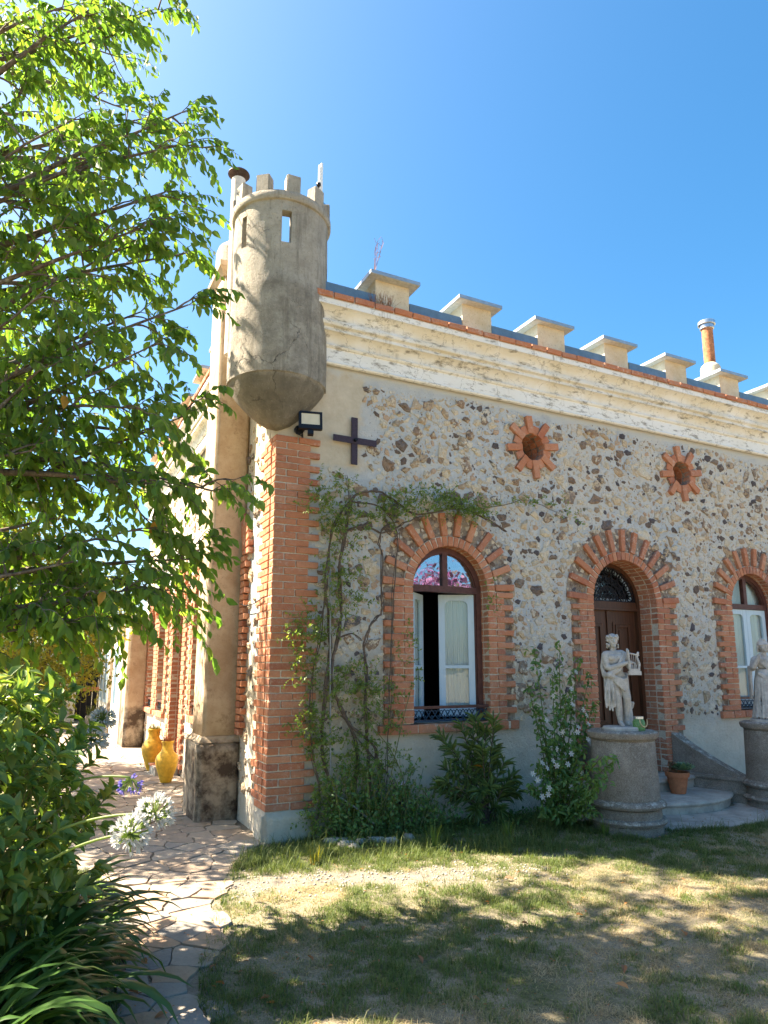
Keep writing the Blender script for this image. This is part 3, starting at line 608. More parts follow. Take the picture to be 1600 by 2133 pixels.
for (u, v, R) in st[300:]: chips.add(*stone_geo(FRONT, u, v, R, .7))
chips.build('small_stones', 'chip', wallstones, kind='stuff')
chips = MB()
for (u, v, R) in scatter(LEFT, -9.2, -.45, .3, 4.9, [(150, .08, .13, 1.), (700, .05, .09, .98), (1500, .025, .05, .95)]): chips.add(*stone_geo(LEFT, u, v, R))
chips.build('side_stones', 'stone', house, kind='stuff')

# left side: surrounds, sashes, sills
for a in LW:
    n4 = group_node('side_surround', house); dmb = MB()
    surround(dmb, joined, joint, LEFT, **a, D=.20, ray=.25)
    if a['zb'] > .5:
        for i in range(5): brick(dmb, LEFT, a['uc']-.46+i*.23, a['zb']-.05, .22, .09, .03, .16)
    p_, q_ = jointpart('mortar_joint', n4); q_.build('reveal_bricks', 'brick', n4, kind='stuff'); dmb.build('jamb_bricks', 'brick', n4, kind='stuff')
    mb = MB(); arch_band(mb, LEFT, a['uc'], a['zs'], a['r']+.003, a['r']-.06, a['zb'], -.16, -.22); mb.box((a['uc']-a['r'], a['zs']-.03, -.21), (a['uc']+a['r'], a['zs']+.03, -.165), LEFT); mb.build('side_frame', 'brown_wood', n4)
    g = MB(); half_disc(g, LEFT, a['uc'], a['zb'], 9, -.20, -.205, a['uc']-a['r']+.02, a['uc']+a['r']-.02) if False else g.box((a['uc']-a['r']+.02, a['zb'], -.205), (a['uc']+a['r']-.02, a['zs'], -.20), LEFT); half_disc(g, LEFT, a['uc'], a['zs']+.001, a['r']-.03, -.20, -.205); g.build('side_pane', 'door' if a['zb'] < .5 else 'pane_clear', n4)
    if a['zb'] > .5: rail(n4, LEFT, a['uc']-a['r']+.01, a['uc']+a['r']-.01, a['zb']+.02, a['zb']+.16, -.05, 'iron')
# blind arch half hidden behind the first buttress
mb = MB()
for k in range(27):
    v = .95+k*.0748
    brick(mb, LEFT, -1.02 if k % 2 else -1.05, v, .22 if k % 2 else .16, .063, .03, .11)
for i in range(9):
    th = pi/2*i/9; brick(mb, LEFT, -1.35+.40*cos(th), 2.97+.40*sin(th), .26, .064, .03, .11, th)
mb.build('hidden_arch_bricks', 'brick', house, kind='stuff')

# ---- cornice and parapet
PROF = [(.0, 4.99), (.035, 4.995), (.045, 5.012), (.035, 5.03), (.03, 5.032), (.03, 5.185), (.052, 5.187), (.066, 5.205), (.052, 5.225), (.05, 5.235), (.058, 5.275), (.085, 5.315), (.125, 5.335), (.14, 5.337), (.14, 5.365), (.125, 5.37), (.13, 5.385), (.165, 5.40), (.175, 5.43), (.165, 5.455), (.14, 5.465), (.14, 5.485), (.15, 5.525), (.18, 5.565), (.225, 5.585), (.245, 5.588), (.245, 5.655), (.0, 5.66)]
def sweep(name, F, u0, u1, n, mat, parent):
    mb = MB(); us = [u0+(u1-u0)*i/n for i in range(n+1)]; k = len(PROF)
    vs = [P(F, u, z, o+random.uniform(-1, 1)*.002) for u in us for (o, z) in PROF]
    mb.add(vs, [(i*k+j, (i+1)*k+j, (i+1)*k+j+1, i*k+j+1) for i in range(n) for j in range(k-1)]+[tuple(range(k-1, -1, -1)), tuple(n*k+j for j in range(k))])
    return mb.build(name, mat, parent, smooth='auto')
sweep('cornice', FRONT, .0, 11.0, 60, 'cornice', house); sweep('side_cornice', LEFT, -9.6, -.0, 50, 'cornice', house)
band = group_node('brick_band', house); u = .30
while u < 10.8:
    L = random.uniform(.235, .255); brick(band, FRONT, u+L/2, 5.70, L-.012, .066, .265, .30); u += L
mb = MB(); u = -9.4
while u < -.3: brick(mb, LEFT, u+.12, 5.70, .23, .066, .265, .30); u += .245
mb.build('side_brick_band', 'brick', house, kind='stuff')
mb = MB(); mb.box((.2, -.24, 5.661), (11, .41, 5.728)); mb.box((-.24, .412, 5.661), (.41, 9.6, 5.728)); mb.build('parapet_bed', 'brick_joint', house)
def merlon(name, F, u0, u1):
    u0 += random.uniform(-.012, .012); u1 += random.uniform(-.012, .012)
    mb = MB(); mb.box((u0, 5.72, -.36), (u1, 6.13, .10+random.uniform(-.004, .012)), F); mo = mb.build(name, 'parapet', house)
    mb = MB(); mb.box((u0-.10, 6.13, -.46), (u1+.09, 6.165, .20), F); cp = mb.build('cap', 'cap_slab', mo)
    mb = MB()
    for a, b in (((u0-.108, 6.135, .20), (u1+.098, 6.18, .207)), ((u0-.108, 6.135, -.46), (u0-.101, 6.18, .20)), ((u1+.091, 6.135, -.46), (u1+.098, 6.18, .20)), ((u0-.102, 6.166, -.46), (u1+.092, 6.172, .20))): mb.box(a, b, F)
    mb.build('metal_edge', 'zinc_edge', cp)
for k in range(9):
    u0 = 1.13+k*1.187; merlon('merlon', FRONT, u0, u0+.44)
    a = .36 if k == 0 else u0-1.187+.445
    mb = MB(); mb.box((a, 5.735, .095), (u0-.004, 5.935, .103), FRONT); mb.box((a, 5.928, -.38), (u0-.004, 5.934, .0945), FRONT); mb.build('flashing', 'flashing_metal', house)
    mb = MB(); mb.box((a+.002, 5.72, -.36), (u0-.006, 5.927, .09), FRONT); mb.build('low_parapet', 'parapet', house)
for k in range(7):
    u1 = -2.15-k*1.187; merlon('side_merlon', LEFT, u1-.44, u1)
    mb = MB(); mb.box((u1+.004, 5.725, -.36), (u1+1.187-.444, 5.89, .09), LEFT); mb.build('side_low_parapet', 'parapet', house)

# ---- turret at the corner: hollow, open on top, with loopholes, ring and battlements
tur = group_node('turret', house); R0, R1, T0, T1 = .53, .425, 4.66, 6.65
SL = [(radians(-101.5), 6.13, 6.50), (radians(-155.6), 6.13, 6.50), (radians(30), 6.13, 6.50), (radians(120), 6.13, 6.50)]; TC = Vector((.06, .20, 0))
na = 128; da = 2*pi/na; zs_ = [T0+i*(T1-T0)/30 for i in range(31)]
zs_ = sorted(set([round(z, 3) for z in zs_ if all(abs(z-q) > .03 for q in (6.13, 6.50))]+[6.13, 6.50]))
def inslit(i, z): 
    a = (i+.5)*da
    return any(abs((a-s+pi) % (2*pi)-pi) < da*1.7 and q0-.001 <= z <= q1+.001 for s, q0, q1 in SL)
tb = bmesh.new(); G = {}
from mathutils import noise as NZ
for si, Rr in ((0, R0), (1, R1)):
    for k, z in enumerate(zs_):
        for i in range(na):
            a = i*da; n_ = NZ.noise(Vector((cos(a)*2, sin(a)*2, z*2)))*.012+NZ.noise(Vector((cos(a)*7, sin(a)*7, z*7)))*.004
            Rq = Rr+(n_ if si == 0 else 0)+(.010*max(0, (5.73+.05*sin(a*3)-z) > 0) if si == 0 else 0)
            G[si, k, i] = tb.verts.new((TC.x+Rq*cos(a), TC.y+Rq*sin(a), z))
for k in range(len(zs_)-1):
    zc = (zs_[k]+zs_[k+1])/2
    for i in range(na):
        j = (i+1) % na; hole = inslit(i, zc)
        if not hole: tb.faces.new((G[0,k,i], G[0,k,j], G[0,k+1,j], G[0,k+1,i])); tb.faces.new((G[1,k,i], G[1,k+1,i], G[1,k+1,j], G[1,k,j]))
        else:
            if not inslit(i-1, zc): tb.faces.new((G[0,k,i], G[0,k+1,i], G[1,k+1,i], G[1,k,i]))
            if not inslit(i+1, zc): tb.faces.new((G[0,k,j], G[1,k,j], G[1,k+1,j], G[0,k+1,j]))
            if not inslit(i, (zs_[k-1]+zs_[k])/2): tb.faces.new((G[0,k,i], G[1,k,i], G[1,k,j], G[0,k,j]))
            if k+2 < len(zs_) and not inslit(i, (zs_[k+1]+zs_[k+2])/2): tb.faces.new((G[0,k+1,i], G[0,k+1,j], G[1,k+1,j], G[1,k+1,i]))
K = len(zs_)-1
for i in range(na): j = (i+1) % na; tb.faces.new((G[0,K,i], G[0,K,j], G[1,K,j], G[1,K,i]))
tip = tb.verts.new((0, 0, 4.12)); ring2 = []
prev = [G[0, 0, i] for i in range(na)]
for f, z in ((.985, T0-.008), (.955, T0-.05), (.82, 4.50), (.58, 4.345), (.28, 4.20)):
    cur = [tb.verts.new((TC.x*f+(R0*f+NZ.noise(Vector((cos(i*da)*3, sin(i*da)*3, z*3)))*.01)*cos(i*da), TC.y*f+(R0*f)*sin(i*da), z)) for i in range(na)]
    for i in range(na): j = (i+1) % na; tb.faces.new((prev[i], cur[i], cur[j], prev[j]))
    prev = cur
for i in range(na): tb.faces.new((prev[i], tip, prev[(i+1) % na]))
bmesh.ops.recalc_face_normals(tb, faces=tb.faces)
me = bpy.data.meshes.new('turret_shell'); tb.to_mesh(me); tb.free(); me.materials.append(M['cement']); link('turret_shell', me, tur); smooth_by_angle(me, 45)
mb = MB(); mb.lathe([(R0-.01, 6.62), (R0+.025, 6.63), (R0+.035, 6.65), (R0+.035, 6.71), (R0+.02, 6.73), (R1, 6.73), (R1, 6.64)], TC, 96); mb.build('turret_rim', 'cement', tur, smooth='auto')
mb = MB(); mb.lathe([(0, 5.5), (R1+.02, 5.5)], TC, 48); mb.build('turret_floor', 'cement', tur)
for i in range(10):
    a = radians(-94.5+i*36); m = Matrix.Rotation(a, 4, 'Z'); b = bmesh.new(); bmesh.ops.create_cube(b, size=1)
    for v in b.verts: v.co = Vector((R1+.063+v.co.x*.125, v.co.y*.155, 6.825+v.co.z*.21))
    bmesh.ops.bevel(b, geom=b.edges[:], offset=.008, segments=2, affect='EDGES')
    for v in b.verts: v.co = TC+m @ (v.co+Vector((random.uniform(-1, 1), random.uniform(-1, 1), random.uniform(-1, 1)))*.004)
    me = bpy.data.meshes.new('battlement'); b.to_mesh(me); b.free(); me.materials.append(M['cement']); link('battlement', me, tur)

# ---- buttresses of the left side
def frustum(mb, a, b, z0, c, d, z1):
    (x0, y0), (x1, y1) = a, b; (x2, y2), (x3, y3) = c, d
    return mb.add([(x0, y0, z0), (x1, y0, z0), (x1, y1, z0), (x0, y1, z0), (x2, y2, z1), (x3, y2, z1), (x3, y3, z1), (x2, y3, z1)], [(3, 2, 1, 0), (4, 5, 6, 7), (0, 1, 5, 4), (1, 2, 6, 5), (2, 3, 7, 6), (3, 0, 4, 7)])
b1 = group_node('buttress', house)
rough_block((-.43, 1.10, -.1), (.034, 1.84, .84), .012, 8, 'buttress_foot', 'ochre', b1, 3, .025)
mb = MB(); frustum(mb, (-.42, 1.11), (.03, 1.83), .835, (-.372, 1.16), (.03, 1.76), .90); mb.build('shoulder', 'ochre', b1)
rough_block((-.37, 1.165, .88), (.034, 1.755, 6.49), .006, 12, 'buttress_shaft', 'ochre', b1, 5, .02)
mb = MB(); frustum(mb, (-.375, 1.16), (.06, 1.76), 6.47, (-.43, 1.09), (.13, 1.83), 6.56); mb.box((-.435, 1.085, 6.56), (.135, 1.835, 6.63)); mb.build('pinnacle_cap', 'ochre', b1)
mb = MB(); mb.lathe([(.275, 6.63), (.27, 6.95), (.245, 7.03), (.18, 7.09), (.08, 7.115), (0, 7.12)], (-.14, 1.46, 0), 32); mb.build('pinnacle_drum', 'cement', b1, smooth='auto')
b2 = group_node('buttress', house)
rough_block((-.385, 8.72, -.1), (.034, 9.45, 2.55), .02, 10, 'buttress_shaft', 'ochre', b2, 9, .04)
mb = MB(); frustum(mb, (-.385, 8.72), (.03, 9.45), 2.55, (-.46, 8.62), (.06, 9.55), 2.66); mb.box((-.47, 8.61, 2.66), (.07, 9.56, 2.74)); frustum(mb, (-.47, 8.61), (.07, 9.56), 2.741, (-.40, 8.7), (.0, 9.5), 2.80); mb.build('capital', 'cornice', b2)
# ---------------------------------------------------------------- ground, path
def vnoise(x, y, seed=0):
    x = np.asarray(x, float); y = np.asarray(y, float); xi = np.floor(x).astype(int); yi = np.floor(y).astype(int); xf = x-xi; yf = y-yi
    def hsh(a, b): q = np.sin(a*127.1+b*311.7+seed*74.7)*43758.5453; return q-np.floor(q)
    u = xf*xf*(3-2*xf); v = yf*yf*(3-2*yf)
    return (hsh(xi, yi)*(1-u)+hsh(xi+1, yi)*u)*(1-v)+(hsh(xi, yi+1)*(1-u)+hsh(xi+1, yi+1)*u)*v
def fbm(x, y, seed=0): return vnoise(x, y, seed)*.5+vnoise(x*2.1, y*2.1, seed+1)*.3+vnoise(x*4.3, y*4.3, seed+2)*.2
PR = [(-1.02, -4.6), (-1.08, -3.6), (-1.14, -2.95), (-1.05, -2.5), (-.80, -1.75), (-.78, -1.45), (-.55, -1.0), (-.28, -.45), (.0, -.12)]      # right edge of the path
PL = [(-1.62, -4.6), (-1.62, -2.9), (-1.55, -2.2), (-1.38, -1.4), (-1.45, -.8), (-1.7, 0), (-1.85, 2), (-1.8, 8), (-1.8, 16)]
def edge_x(L, y): return float(np.interp(y, [p[1] for p in L], [p[0] for p in L]))
def on_path(x, y): return np.where(y < -.12, (x > np.interp(y, [p[1] for p in PL], [p[0] for p in PL])) & (x < np.interp(y, [p[1] for p in PR], [p[0] for p in PR])), (x > np.interp(y, [p[1] for p in PL], [p[0] for p in PL])) & (x < .1))
def bare_mask(x, y):
    """trodden soil in front of the grass border, thin patches elsewhere"""
    x = np.asarray(x, float); y = np.asarray(y, float)
    c = -1.30-.28*x+.35*(fbm(x*1.5, y*1.5, 5)-.5)
    s = np.clip(1-np.abs(y-c)/(.27+.4*(fbm(x*3, y*3, 9)-.5)), 0, 1)*np.clip((1.75-x)/.6, 0, 1)*np.clip((x+.75)/.25, 0, 1)
    return np.clip(s*1.7, 0, 1)
xs = np.concatenate([np.linspace(-150, -6, 10), np.linspace(-5.5, 9, 146), np.linspace(10, 150, 10)]); ys = np.concatenate([np.linspace(-150, -7, 10), np.linspace(-6.5, 1, 76), np.linspace(2, 20, 19), np.linspace(30, 250, 8)])
gx, gy = np.meshgrid(xs, ys, indexing='ij'); near = ((gx > -5.6) & (gx < 9.1) & (gy > -6.6) & (gy < 1.1)); gz = np.where(near, (fbm(gx*1.3, gy*1.3, 3)-.5)*.05+(fbm(gx*7, gy*7, 4)-.5)*.015, 0); gz = np.where(on_path(gx, gy) | (gy > -.3), np.minimum(gz, -.012), gz+np.where(near, .016, 0))-.004
def grid_mesh(name, gx, gy, gz, mat):
    n, m = gx.shape; me = bpy.data.meshes.new(name); co = np.stack([gx, gy, gz], -1).reshape(-1, 3); idx = np.arange(n*m).reshape(n, m)
    f = np.stack([idx[:-1, :-1], idx[1:, :-1], idx[1:, 1:], idx[:-1, 1:]], -1).reshape(-1, 4); me.vertices.add(n*m); me.vertices.foreach_set('co', co.ravel()); me.loops.add(f.size); me.loops.foreach_set('vertex_index', f.ravel()); me.polygons.add(len(f)); me.polygons.foreach_set('loop_start', np.arange(0, f.size, 4)); me.update(calc_edges=True); me.validate(); me.materials.append(mat); me.polygons.foreach_set('use_smooth', [True]*len(f)); return me
me = grid_mesh('ground', gx, gy, gz, M['soil']); a_ = me.attributes.new('bare', 'FLOAT', 'POINT'); a_.data.foreach_set('value', bare_mask(gx, gy).ravel().astype(np.float32))
struct(link('ground', me))
def ground_z(x, y): return float((fbm(np.array(x*1.3), np.array(y*1.3), 3)-.5)*.05+(fbm(np.array(x*7.), np.array(y*7.), 4)-.5)*.015+.012) if y < -.3 else -.012

def clip_poly(poly, px, py, nx, ny):
    out = []
    for i in range(len(poly)):
        a, b = poly[i], poly[(i+1) % len(poly)]; da_ = (a[0]-px)*nx+(a[1]-py)*ny; db = (b[0]-px)*nx+(b[1]-py)*ny
        if da_ <= 0: out.append(a)
        if da_*db < 0: t_ = da_/(da_-db); out.append((a[0]+(b[0]-a[0])*t_, a[1]+(b[1]-a[1])*t_))
    return out
pb = MB(); ye = [-4.6+i*.1 for i in range(46)]+[-.12, .3, 2, 5, 9, 16]
L_ = [(edge_x(PL, y)-.02, y) for y in ye]; R_ = [((edge_x(PR, y)+.02) if y < -.12 else .04, y) for y in ye]; n = len(ye)
pb.add([(x, y, .006) for x, y in L_]+[(x, y, .006) for x, y in R_], [(i, n+i, n+i+1, i+1) for i in range(n-1)])
path = struct(pb.build('path', 'joint'))
seeds = []; y = -4.6
while y < 15.5:
    near_ = y < -1; hy = .19 if near_ else (.21 if y < 4 else .42); wx = .30 if near_ else (.31 if y < 4 else .5)
    x0, x1 = edge_x(PL, y), (edge_x(PR, y) if y < -.12 else .02); nx_ = max(1, int(round((x1-x0)/wx)))
    for i in range(-1, nx_+1): seeds.append((x0+(i+.5)*(x1-x0)/nx_+random.uniform(-.13, .13), y+random.uniform(-.10, .10)*hy/.25))
    y += hy*.92
for i, (sx, sy) in enumerate(seeds):
    if not bool(on_path(np.array(sx), np.array(sy))): continue
    poly = [(sx-.6, sy-.6), (sx+.6, sy-.6), (sx+.6, sy+.6), (sx-.6, sy+.6)]
    for j, (qx, qy) in enumerate(seeds):
        if j != i and abs(qx-sx) < 1.1 and abs(qy-sy) < 1.1:
            dx, dy = qx-sx, qy-sy; d = hypot(dx, dy)
            if d > 1e-6: gap = .006; poly = clip_poly(poly, sx+dx/2-dx/d*gap, sy+dy/2-dy/d*gap, dx, dy)
    if sy > -.3: poly = clip_poly(poly, .0, 0, 1, 0)
    poly = clip_poly(poly, edge_x(PL, sy)-.06, 0, -1, 0); poly = clip_poly(poly, (edge_x(PR, sy)+.06) if sy < -.12 else 9, 0, 1, 0)
    if len(poly) < 3: continue
    q = []
    for a in range(len(poly)):      # broken, wobbly edges
        A, B = poly[a], poly[(a+1) % len(poly)]; q.append(A)
        if hypot(A[0]-B[0], A[1]-B[1]) > .12:
            for f in (.35, .7): q.append((A[0]+(B[0]-A[0])*f+random.uniform(-.013, .013), A[1]+(B[1]-A[1])*f+random.uniform(-.010, .010)))
    poly = q; n = len(poly); zt = .018+random.uniform(-.003, .005); tx, ty = random.uniform(-.01, .01), random.uniform(-.01, .01); cx = sum(p[0] for p in poly)/n; cy = sum(p[1] for p in poly)/n
    top = lambda x, y: zt+(x-cx)*tx+(y-cy)*ty
    vs = [(x, y, .0) for x, y in poly]+[(x, y, top(x, y)-.004) for x, y in poly]+[(cx+(x-cx)*.98, cy+(y-cy)*.98, top(x, y)+random.uniform(-.001, .001)) for x, y in poly]
    mb = MB(); mb.add(vs, [(k, (k+1) % n, n+(k+1) % n, n+k) for k in range(n)]+[(n+k, n+(k+1) % n, 2*n+(k+1) % n, 2*n+k) for k in range(n)]+[tuple(range(2*n, 3*n))])
    link('flagstone', mb.mesh('flagstone', M['flag']), path)

# ---------------------------------------------------------------- low wing beyond, shed, planter
an = thing('white_annex', 'low white wing with tall shuttered windows beyond the far buttress', 'building', (-.2, 11.8, 0))
mb = MB(); mb.box((-.42, 9.46, -.1), (2.5, 15.2, 2.40)); mb.build('wall', 'pale_wall', an)
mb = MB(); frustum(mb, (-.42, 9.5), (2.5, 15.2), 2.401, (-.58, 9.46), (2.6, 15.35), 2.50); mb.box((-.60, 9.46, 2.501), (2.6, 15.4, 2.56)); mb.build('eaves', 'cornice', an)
for y0 in (10.1, 11.4, 12.7, 14.0):
    mb = MB(); mb.box((-.45, y0, .75), (-.418, y0+.72, 2.05)); wo_ = mb.build('window', 'sash', an)
    mb = MB(); mb.box((-.455, y0+.08, .83), (-.4505, y0+.64, 1.97)); mb.build('pane', 'flashing_metal', wo_)
mb = MB(); mb.tube([(-.49, 11.15, .02), (-.49, 11.15, 2.45)], .04, 8); mb.build('downpipe', 'ochre', an)
shd = thing('stone_shed', 'small rubble shed with tiled roof edge at the end of the path', 'shed', (-2.0, 17.6, 0))
mb = MB(); mb.box((-3.6, 17.0, -.1), (-.95, 19.0, 2.25)); sw = mb.build('wall', 'wall', shd); 
ch = MB()
for _ in range(420):
    u = random.uniform(-3.5, -1.05); v = random.uniform(.1, 2.15); R = random.uniform(.03, .10)
    vs, fs = stone_geo(FRONT, u, v, R, 1.3); ch.add([(x, yy+17.0-WP-.002, zz_) for x, yy, zz_ in vs], fs)
ch.build('wall_stones', 'stone', sw, kind='stuff')
for i in range(12):
    mb = MB(); u = -3.65+i*.235; mb.lathe([(.10, 0), (.085, 2.1)], n=10, a0=0, a1=pi); mb.v = [(u+x+.1, 16.9+z_, 2.28+yy*.6) for x, yy, z_ in mb.v]; mb.build('roof_tile', 'terracotta', shd, smooth=True)
mb = MB(); mb.box((-3.7, 16.95, 2.25), (-.9, 19.1, 2.29)); mb.build('roof_deck', 'terracotta', shd)
gap_fill = thing('dark_gap_fill', 'near-black boards filling the dark gap between the shed and the white wing', 'filler', (-.6, 17.4, 0))  # near-black boards stand for the darkness of the gap
for i in range(5): mb = MB(); mb.box((-.93+i*.16, 17.4, 0), (-.78+i*.16, 17.44, 1.75)); mb.build('board', 'dark_room', gap_fill)
mb = MB(); mb.box((-.93, 17.37, .9), (-.14, 17.398, 1.02)); mb.build('rail', 'terracotta', gap_fill)

# ---------------------------------------------------------------- door steps, pedestals, curved side wall
PC1 = Vector((3.52, -1.15, 0)); PC2 = Vector((5.99, -1.15, 0)); DX = DR['uc']
stp = thing('door_steps', 'worn curved stone steps leading up to the brown front door', 'steps', (DX, -.6, 0))
def step(rx, ry, z0, z1, nose, name='step'):
    mb = MB(); prof = [(0, z0), (0, z1-.055), (nose*.7, z1-.045), (nose, z1-.025), (nose*.7, z1-.006), (nose*.4, z1)]; n = 40; vs = []
    for (e, z) in prof: vs += [(DX+(rx+e)*cos(pi+pi*i/n), .02+(ry+e)*sin(pi+pi*i/n), z) for i in range(n+1)]
    k = len(prof); m = n+1
    mb.add(vs, [(a*m+i, a*m+i+1, (a+1)*m+i+1, (a+1)*m+i) for a in range(k-1) for i in range(n)]+[tuple((k-1)*m+i for i in range(m))])
    return mb.build(name, 'step', stp, smooth='auto')
step(1.05, .42, .0, .30, .03); step(1.15, 1.02, .0, .155, .035)
mb = MB(); n = 30; mb.add([(DX+1.62*cos(pi+pi*i/n), -.3+1.30*sin(pi+pi*i/n), .026) for i in range(n+1)]+[(DX+1.64*cos(pi+pi*i/n), -.3+1.32*sin(pi+pi*i/n), -.02) for i in range(n+1)], [tuple(range(n+1))]+[(i, n+1+i, n+2+i, i+1) for i in range(n)]); mb.build('landing_slab', 'step', stp)
def pedestal(c, label):
    k_ = .935; C_ = Vector(c)
    p = thing('statue_pedestal', label, 'pedestal', c, 'statue pedestals of the steps')
    mb = MB(); mb.lathe([(a_*k_, b_) for a_, b_ in [(.375, -.05), (.375, .085), (.37, .09)]], C_, 48); mb.build('plinth', 'pedestal', p, smooth='auto')
    mb = MB(); mb.lathe([(a_*k_, b_) for a_, b_ in [(.37, .09), (.405, .10), (.42, .125), (.405, .15), (.37, .158)]], C_, 48); mb.build('lower_ring', 'pedestal', p, smooth='auto')
    mb = MB(); mb.lathe([(a_*k_, b_) for a_, b_ in [(.372, .158), (.365, .24), (.385, .25), (.415, .262), (.425, .285), (.41, .31), (.37, .325), (.36, .33)]], C_, 48); mb.build('upper_ring', 'pedestal', p, smooth='auto')
    mb = MB(); mb.lathe([(a_*k_, b_) for a_, b_ in [(.362, .33), (.352, .6), (.343, .90), (.34, .905)]], C_, 48); mb.build('shaft', 'pedestal', p, smooth='auto')
    mb = MB(); mb.lathe([(a_*k_, b_) for a_, b_ in [(.34, .905), (.352, .925), (.375, .935), (.388, .965), (.385, .99), (.36, 1.003), (0, 1.005)]], C_, 48); mb.build('top_slab', 'pedestal', p, smooth='auto')
    return p
pedestal(PC1, 'round grey cement pedestal left of the steps carrying the lyre statue'); pedestal(PC2, 'round grey cement pedestal right of the steps carrying the robed statue')
def cheek(side, c, label):
    w_ = thing('stair_cheek', label, 'low wall', (DX+side*.95, -.4, 0), 'sloping cheek walls of the steps')
    A = Vector((DX+side*.74, .0, 0)); B = Vector((DX+side*.80, -.45, 0)); Cc = Vector((c.x, c.y, 0)); pts = []
    for t_ in np.linspace(0, 1, 17): pts.append(A*(1-t_)**2+B*2*t_*(1-t_)+Cc*t_*t_)
    def strip(off, z0f, z1f, name, cap=False):
        mb = MB(); vs = []; n = len(pts)
        for i, p in enumerate(pts):
            d = (pts[min(i+1, n-1)]-pts[max(i-1, 0)]).normalized(); nn = Vector((-d.y, d.x, 0)); t_ = i/(n-1)
            for q, z in ((-off, z0f(t_)), (off, z0f(t_)), (off, z1f(t_)), (-off, z1f(t_))): vs.append(p+nn*q+Vector((0, 0, z)))
        mb.add(vs, [(i*4+j, (i+1)*4+j, (i+1)*4+(j+1) % 4, i*4+(j+1) % 4) for i in range(n-1) for j in range(4)]+[(3, 2, 1, 0)])
        return mb.build(name, 'pedestal', w_, smooth='auto')
    strip(.09, lambda t_: -.05, lambda t_: .80-.50*min(1, t_*1.25), 'wall_body'); strip(.13, lambda t_: -.05, lambda t_: .16, 'base'); strip(.15, lambda t_: .135, lambda t_: .175, 'lower_ring')
    strip(.125, lambda t_: .175, lambda t_: .29, 'band'); strip(.15, lambda t_: .285, lambda t_: .325, 'upper_ring')
cheek(1, PC2, 'sloping dark cement wall sweeping from the door to the right pedestal'); cheek(-1, PC1, 'sloping dark cement wall behind the left pedestal')

# ---------------------------------------------------------------- statues (fused from overlapping limbs, then voxel remeshed)
def capsule(mb, a, ra, b, rb, n=10):
    a, b = Vector(a), Vector(b); d = (b-a); L = d.length; q = d.normalized() if L > 0 else Vector((0, 0, 1)); pts = []; rs = []
    for f in (-1, -.87, -.5, 0): pts.append(a+q*ra*f); rs.append(ra*sqrt(max(.0004, 1-f*f)))
    for f in (.33, .66): pts.append(a+d*f); rs.append(ra+(rb-ra)*f)
    for f in (0, .5, .87, 1): pts.append(b+q*rb*f); rs.append(rb*sqrt(max(.0004, 1-f*f)))
    mb.tube(pts, rs, n)
def chain(mb, pts, n=10):
    for (a, b) in zip(pts[:-1], pts[1:]): capsule(mb, a[:3], a[3], b[:3], b[3], n)
def fuse(mb, name, mat, parent, m, vox=.006, it=3):
    me = mb.mesh('tmp', M[mat]); o = bpy.data.objects.new('tmp', me); COL.objects.link(o)
    r = o.modifiers.new('r', 'REMESH'); r.mode = 'VOXEL'; r.voxel_size = vox; s = o.modifiers.new('s', 'SMOOTH'); s.iterations = it; s.factor = .5
    dg = bpy.context.evaluated_depsgraph_get(); e = bpy.data.meshes.new_from_object(o.evaluated_get(dg)); bpy.data.objects.remove(o)
    e.name = name; e.transform(m); e.materials.clear(); e.materials.append(M[mat]); e.polygons.foreach_set('use_smooth', [True]*len(e.polygons)); return link(name, e, parent)
def head(mb, c, tilt=0):
    c = Vector(c); mb.ball(c, .052, (.86, .95, 1.2), 16, 12); mb.ball(c+Vector((0, -.012, -.036)), .036, (.95, 1, 1), 12, 8)     # skull, jaw
    capsule(mb, c+Vector((0, -.050, .006)), .006, c+Vector((0, -.060, -.014)), .0095)          # nose
    for s in (-1, 1): mb.ball(c+Vector((s*.019, -.043, .005)), .0085, n=8, m=6); capsule(mb, c+Vector((s*.009, -.049, .017)), .006, c+Vector((s*.030, -.042, .016)), .005); mb.ball(c+Vector((s*.026, -.032, -.016)), .016, n=8, m=6)
    capsule(mb, c+Vector((-.013, -.047, -.031)), .0052, c+Vector((.013, -.047, -.031)), .0052); capsule(mb, c+Vector((-.010, -.046, -.040)), .005, c+Vector((.010, -.046, -.040)), .005); mb.ball(c+Vector((0, -.043, -.055)), .014, n=8, m=6)
def hand(mb, wr, d, nrm, sz=1.):
    wr, d, nrm = Vector(wr), Vector(d).normalized(), Vector(nrm).normalized(); sd = d.cross(nrm)
    capsule(mb, wr, .016*sz, wr+d*.035*sz, .020*sz)
    for i in range(4):
        b = wr+d*.042*sz+sd*(i-1.5)*.011*sz; L = (.026, .031, .029, .022)[i]*sz; capsule(mb, b, .0062*sz, b+d*L*.6+nrm*.004, .0058*sz); capsule(mb, b+d*L*.6+nrm*.004, .0058*sz, b+d*L+nrm*.016, .005*sz)
    capsule(mb, wr+d*.012*sz-sd*.016, .007*sz, wr+d*.034*sz-sd*.027+nrm*.008, .006*sz)
sm = Matrix.Translation(PC1+Vector((-.045, -.02, 1.04))) @ Matrix.Rotation(radians(-27), 4, 'Z') @ Matrix.Diagonal((.98, 1.0, 1, 1))
stat = thing('lyre_statue', 'weathered stone statue of a wreathed youth playing a lyre on the left pedestal', 'statue', PC1+Vector((-.045, -.02, 1.003)))
b = MB()
chain(b, [(-.045, .0, .50, .062), (-.012, -.022, .29, .043), (.0, .0, .17, .040), (.012, .012, .045, .026)]); chain(b, [(.012, .012, .045, .026), (.015, -.05, .018, .020), (.018, -.075, .014, .014)])       # standing leg and foot
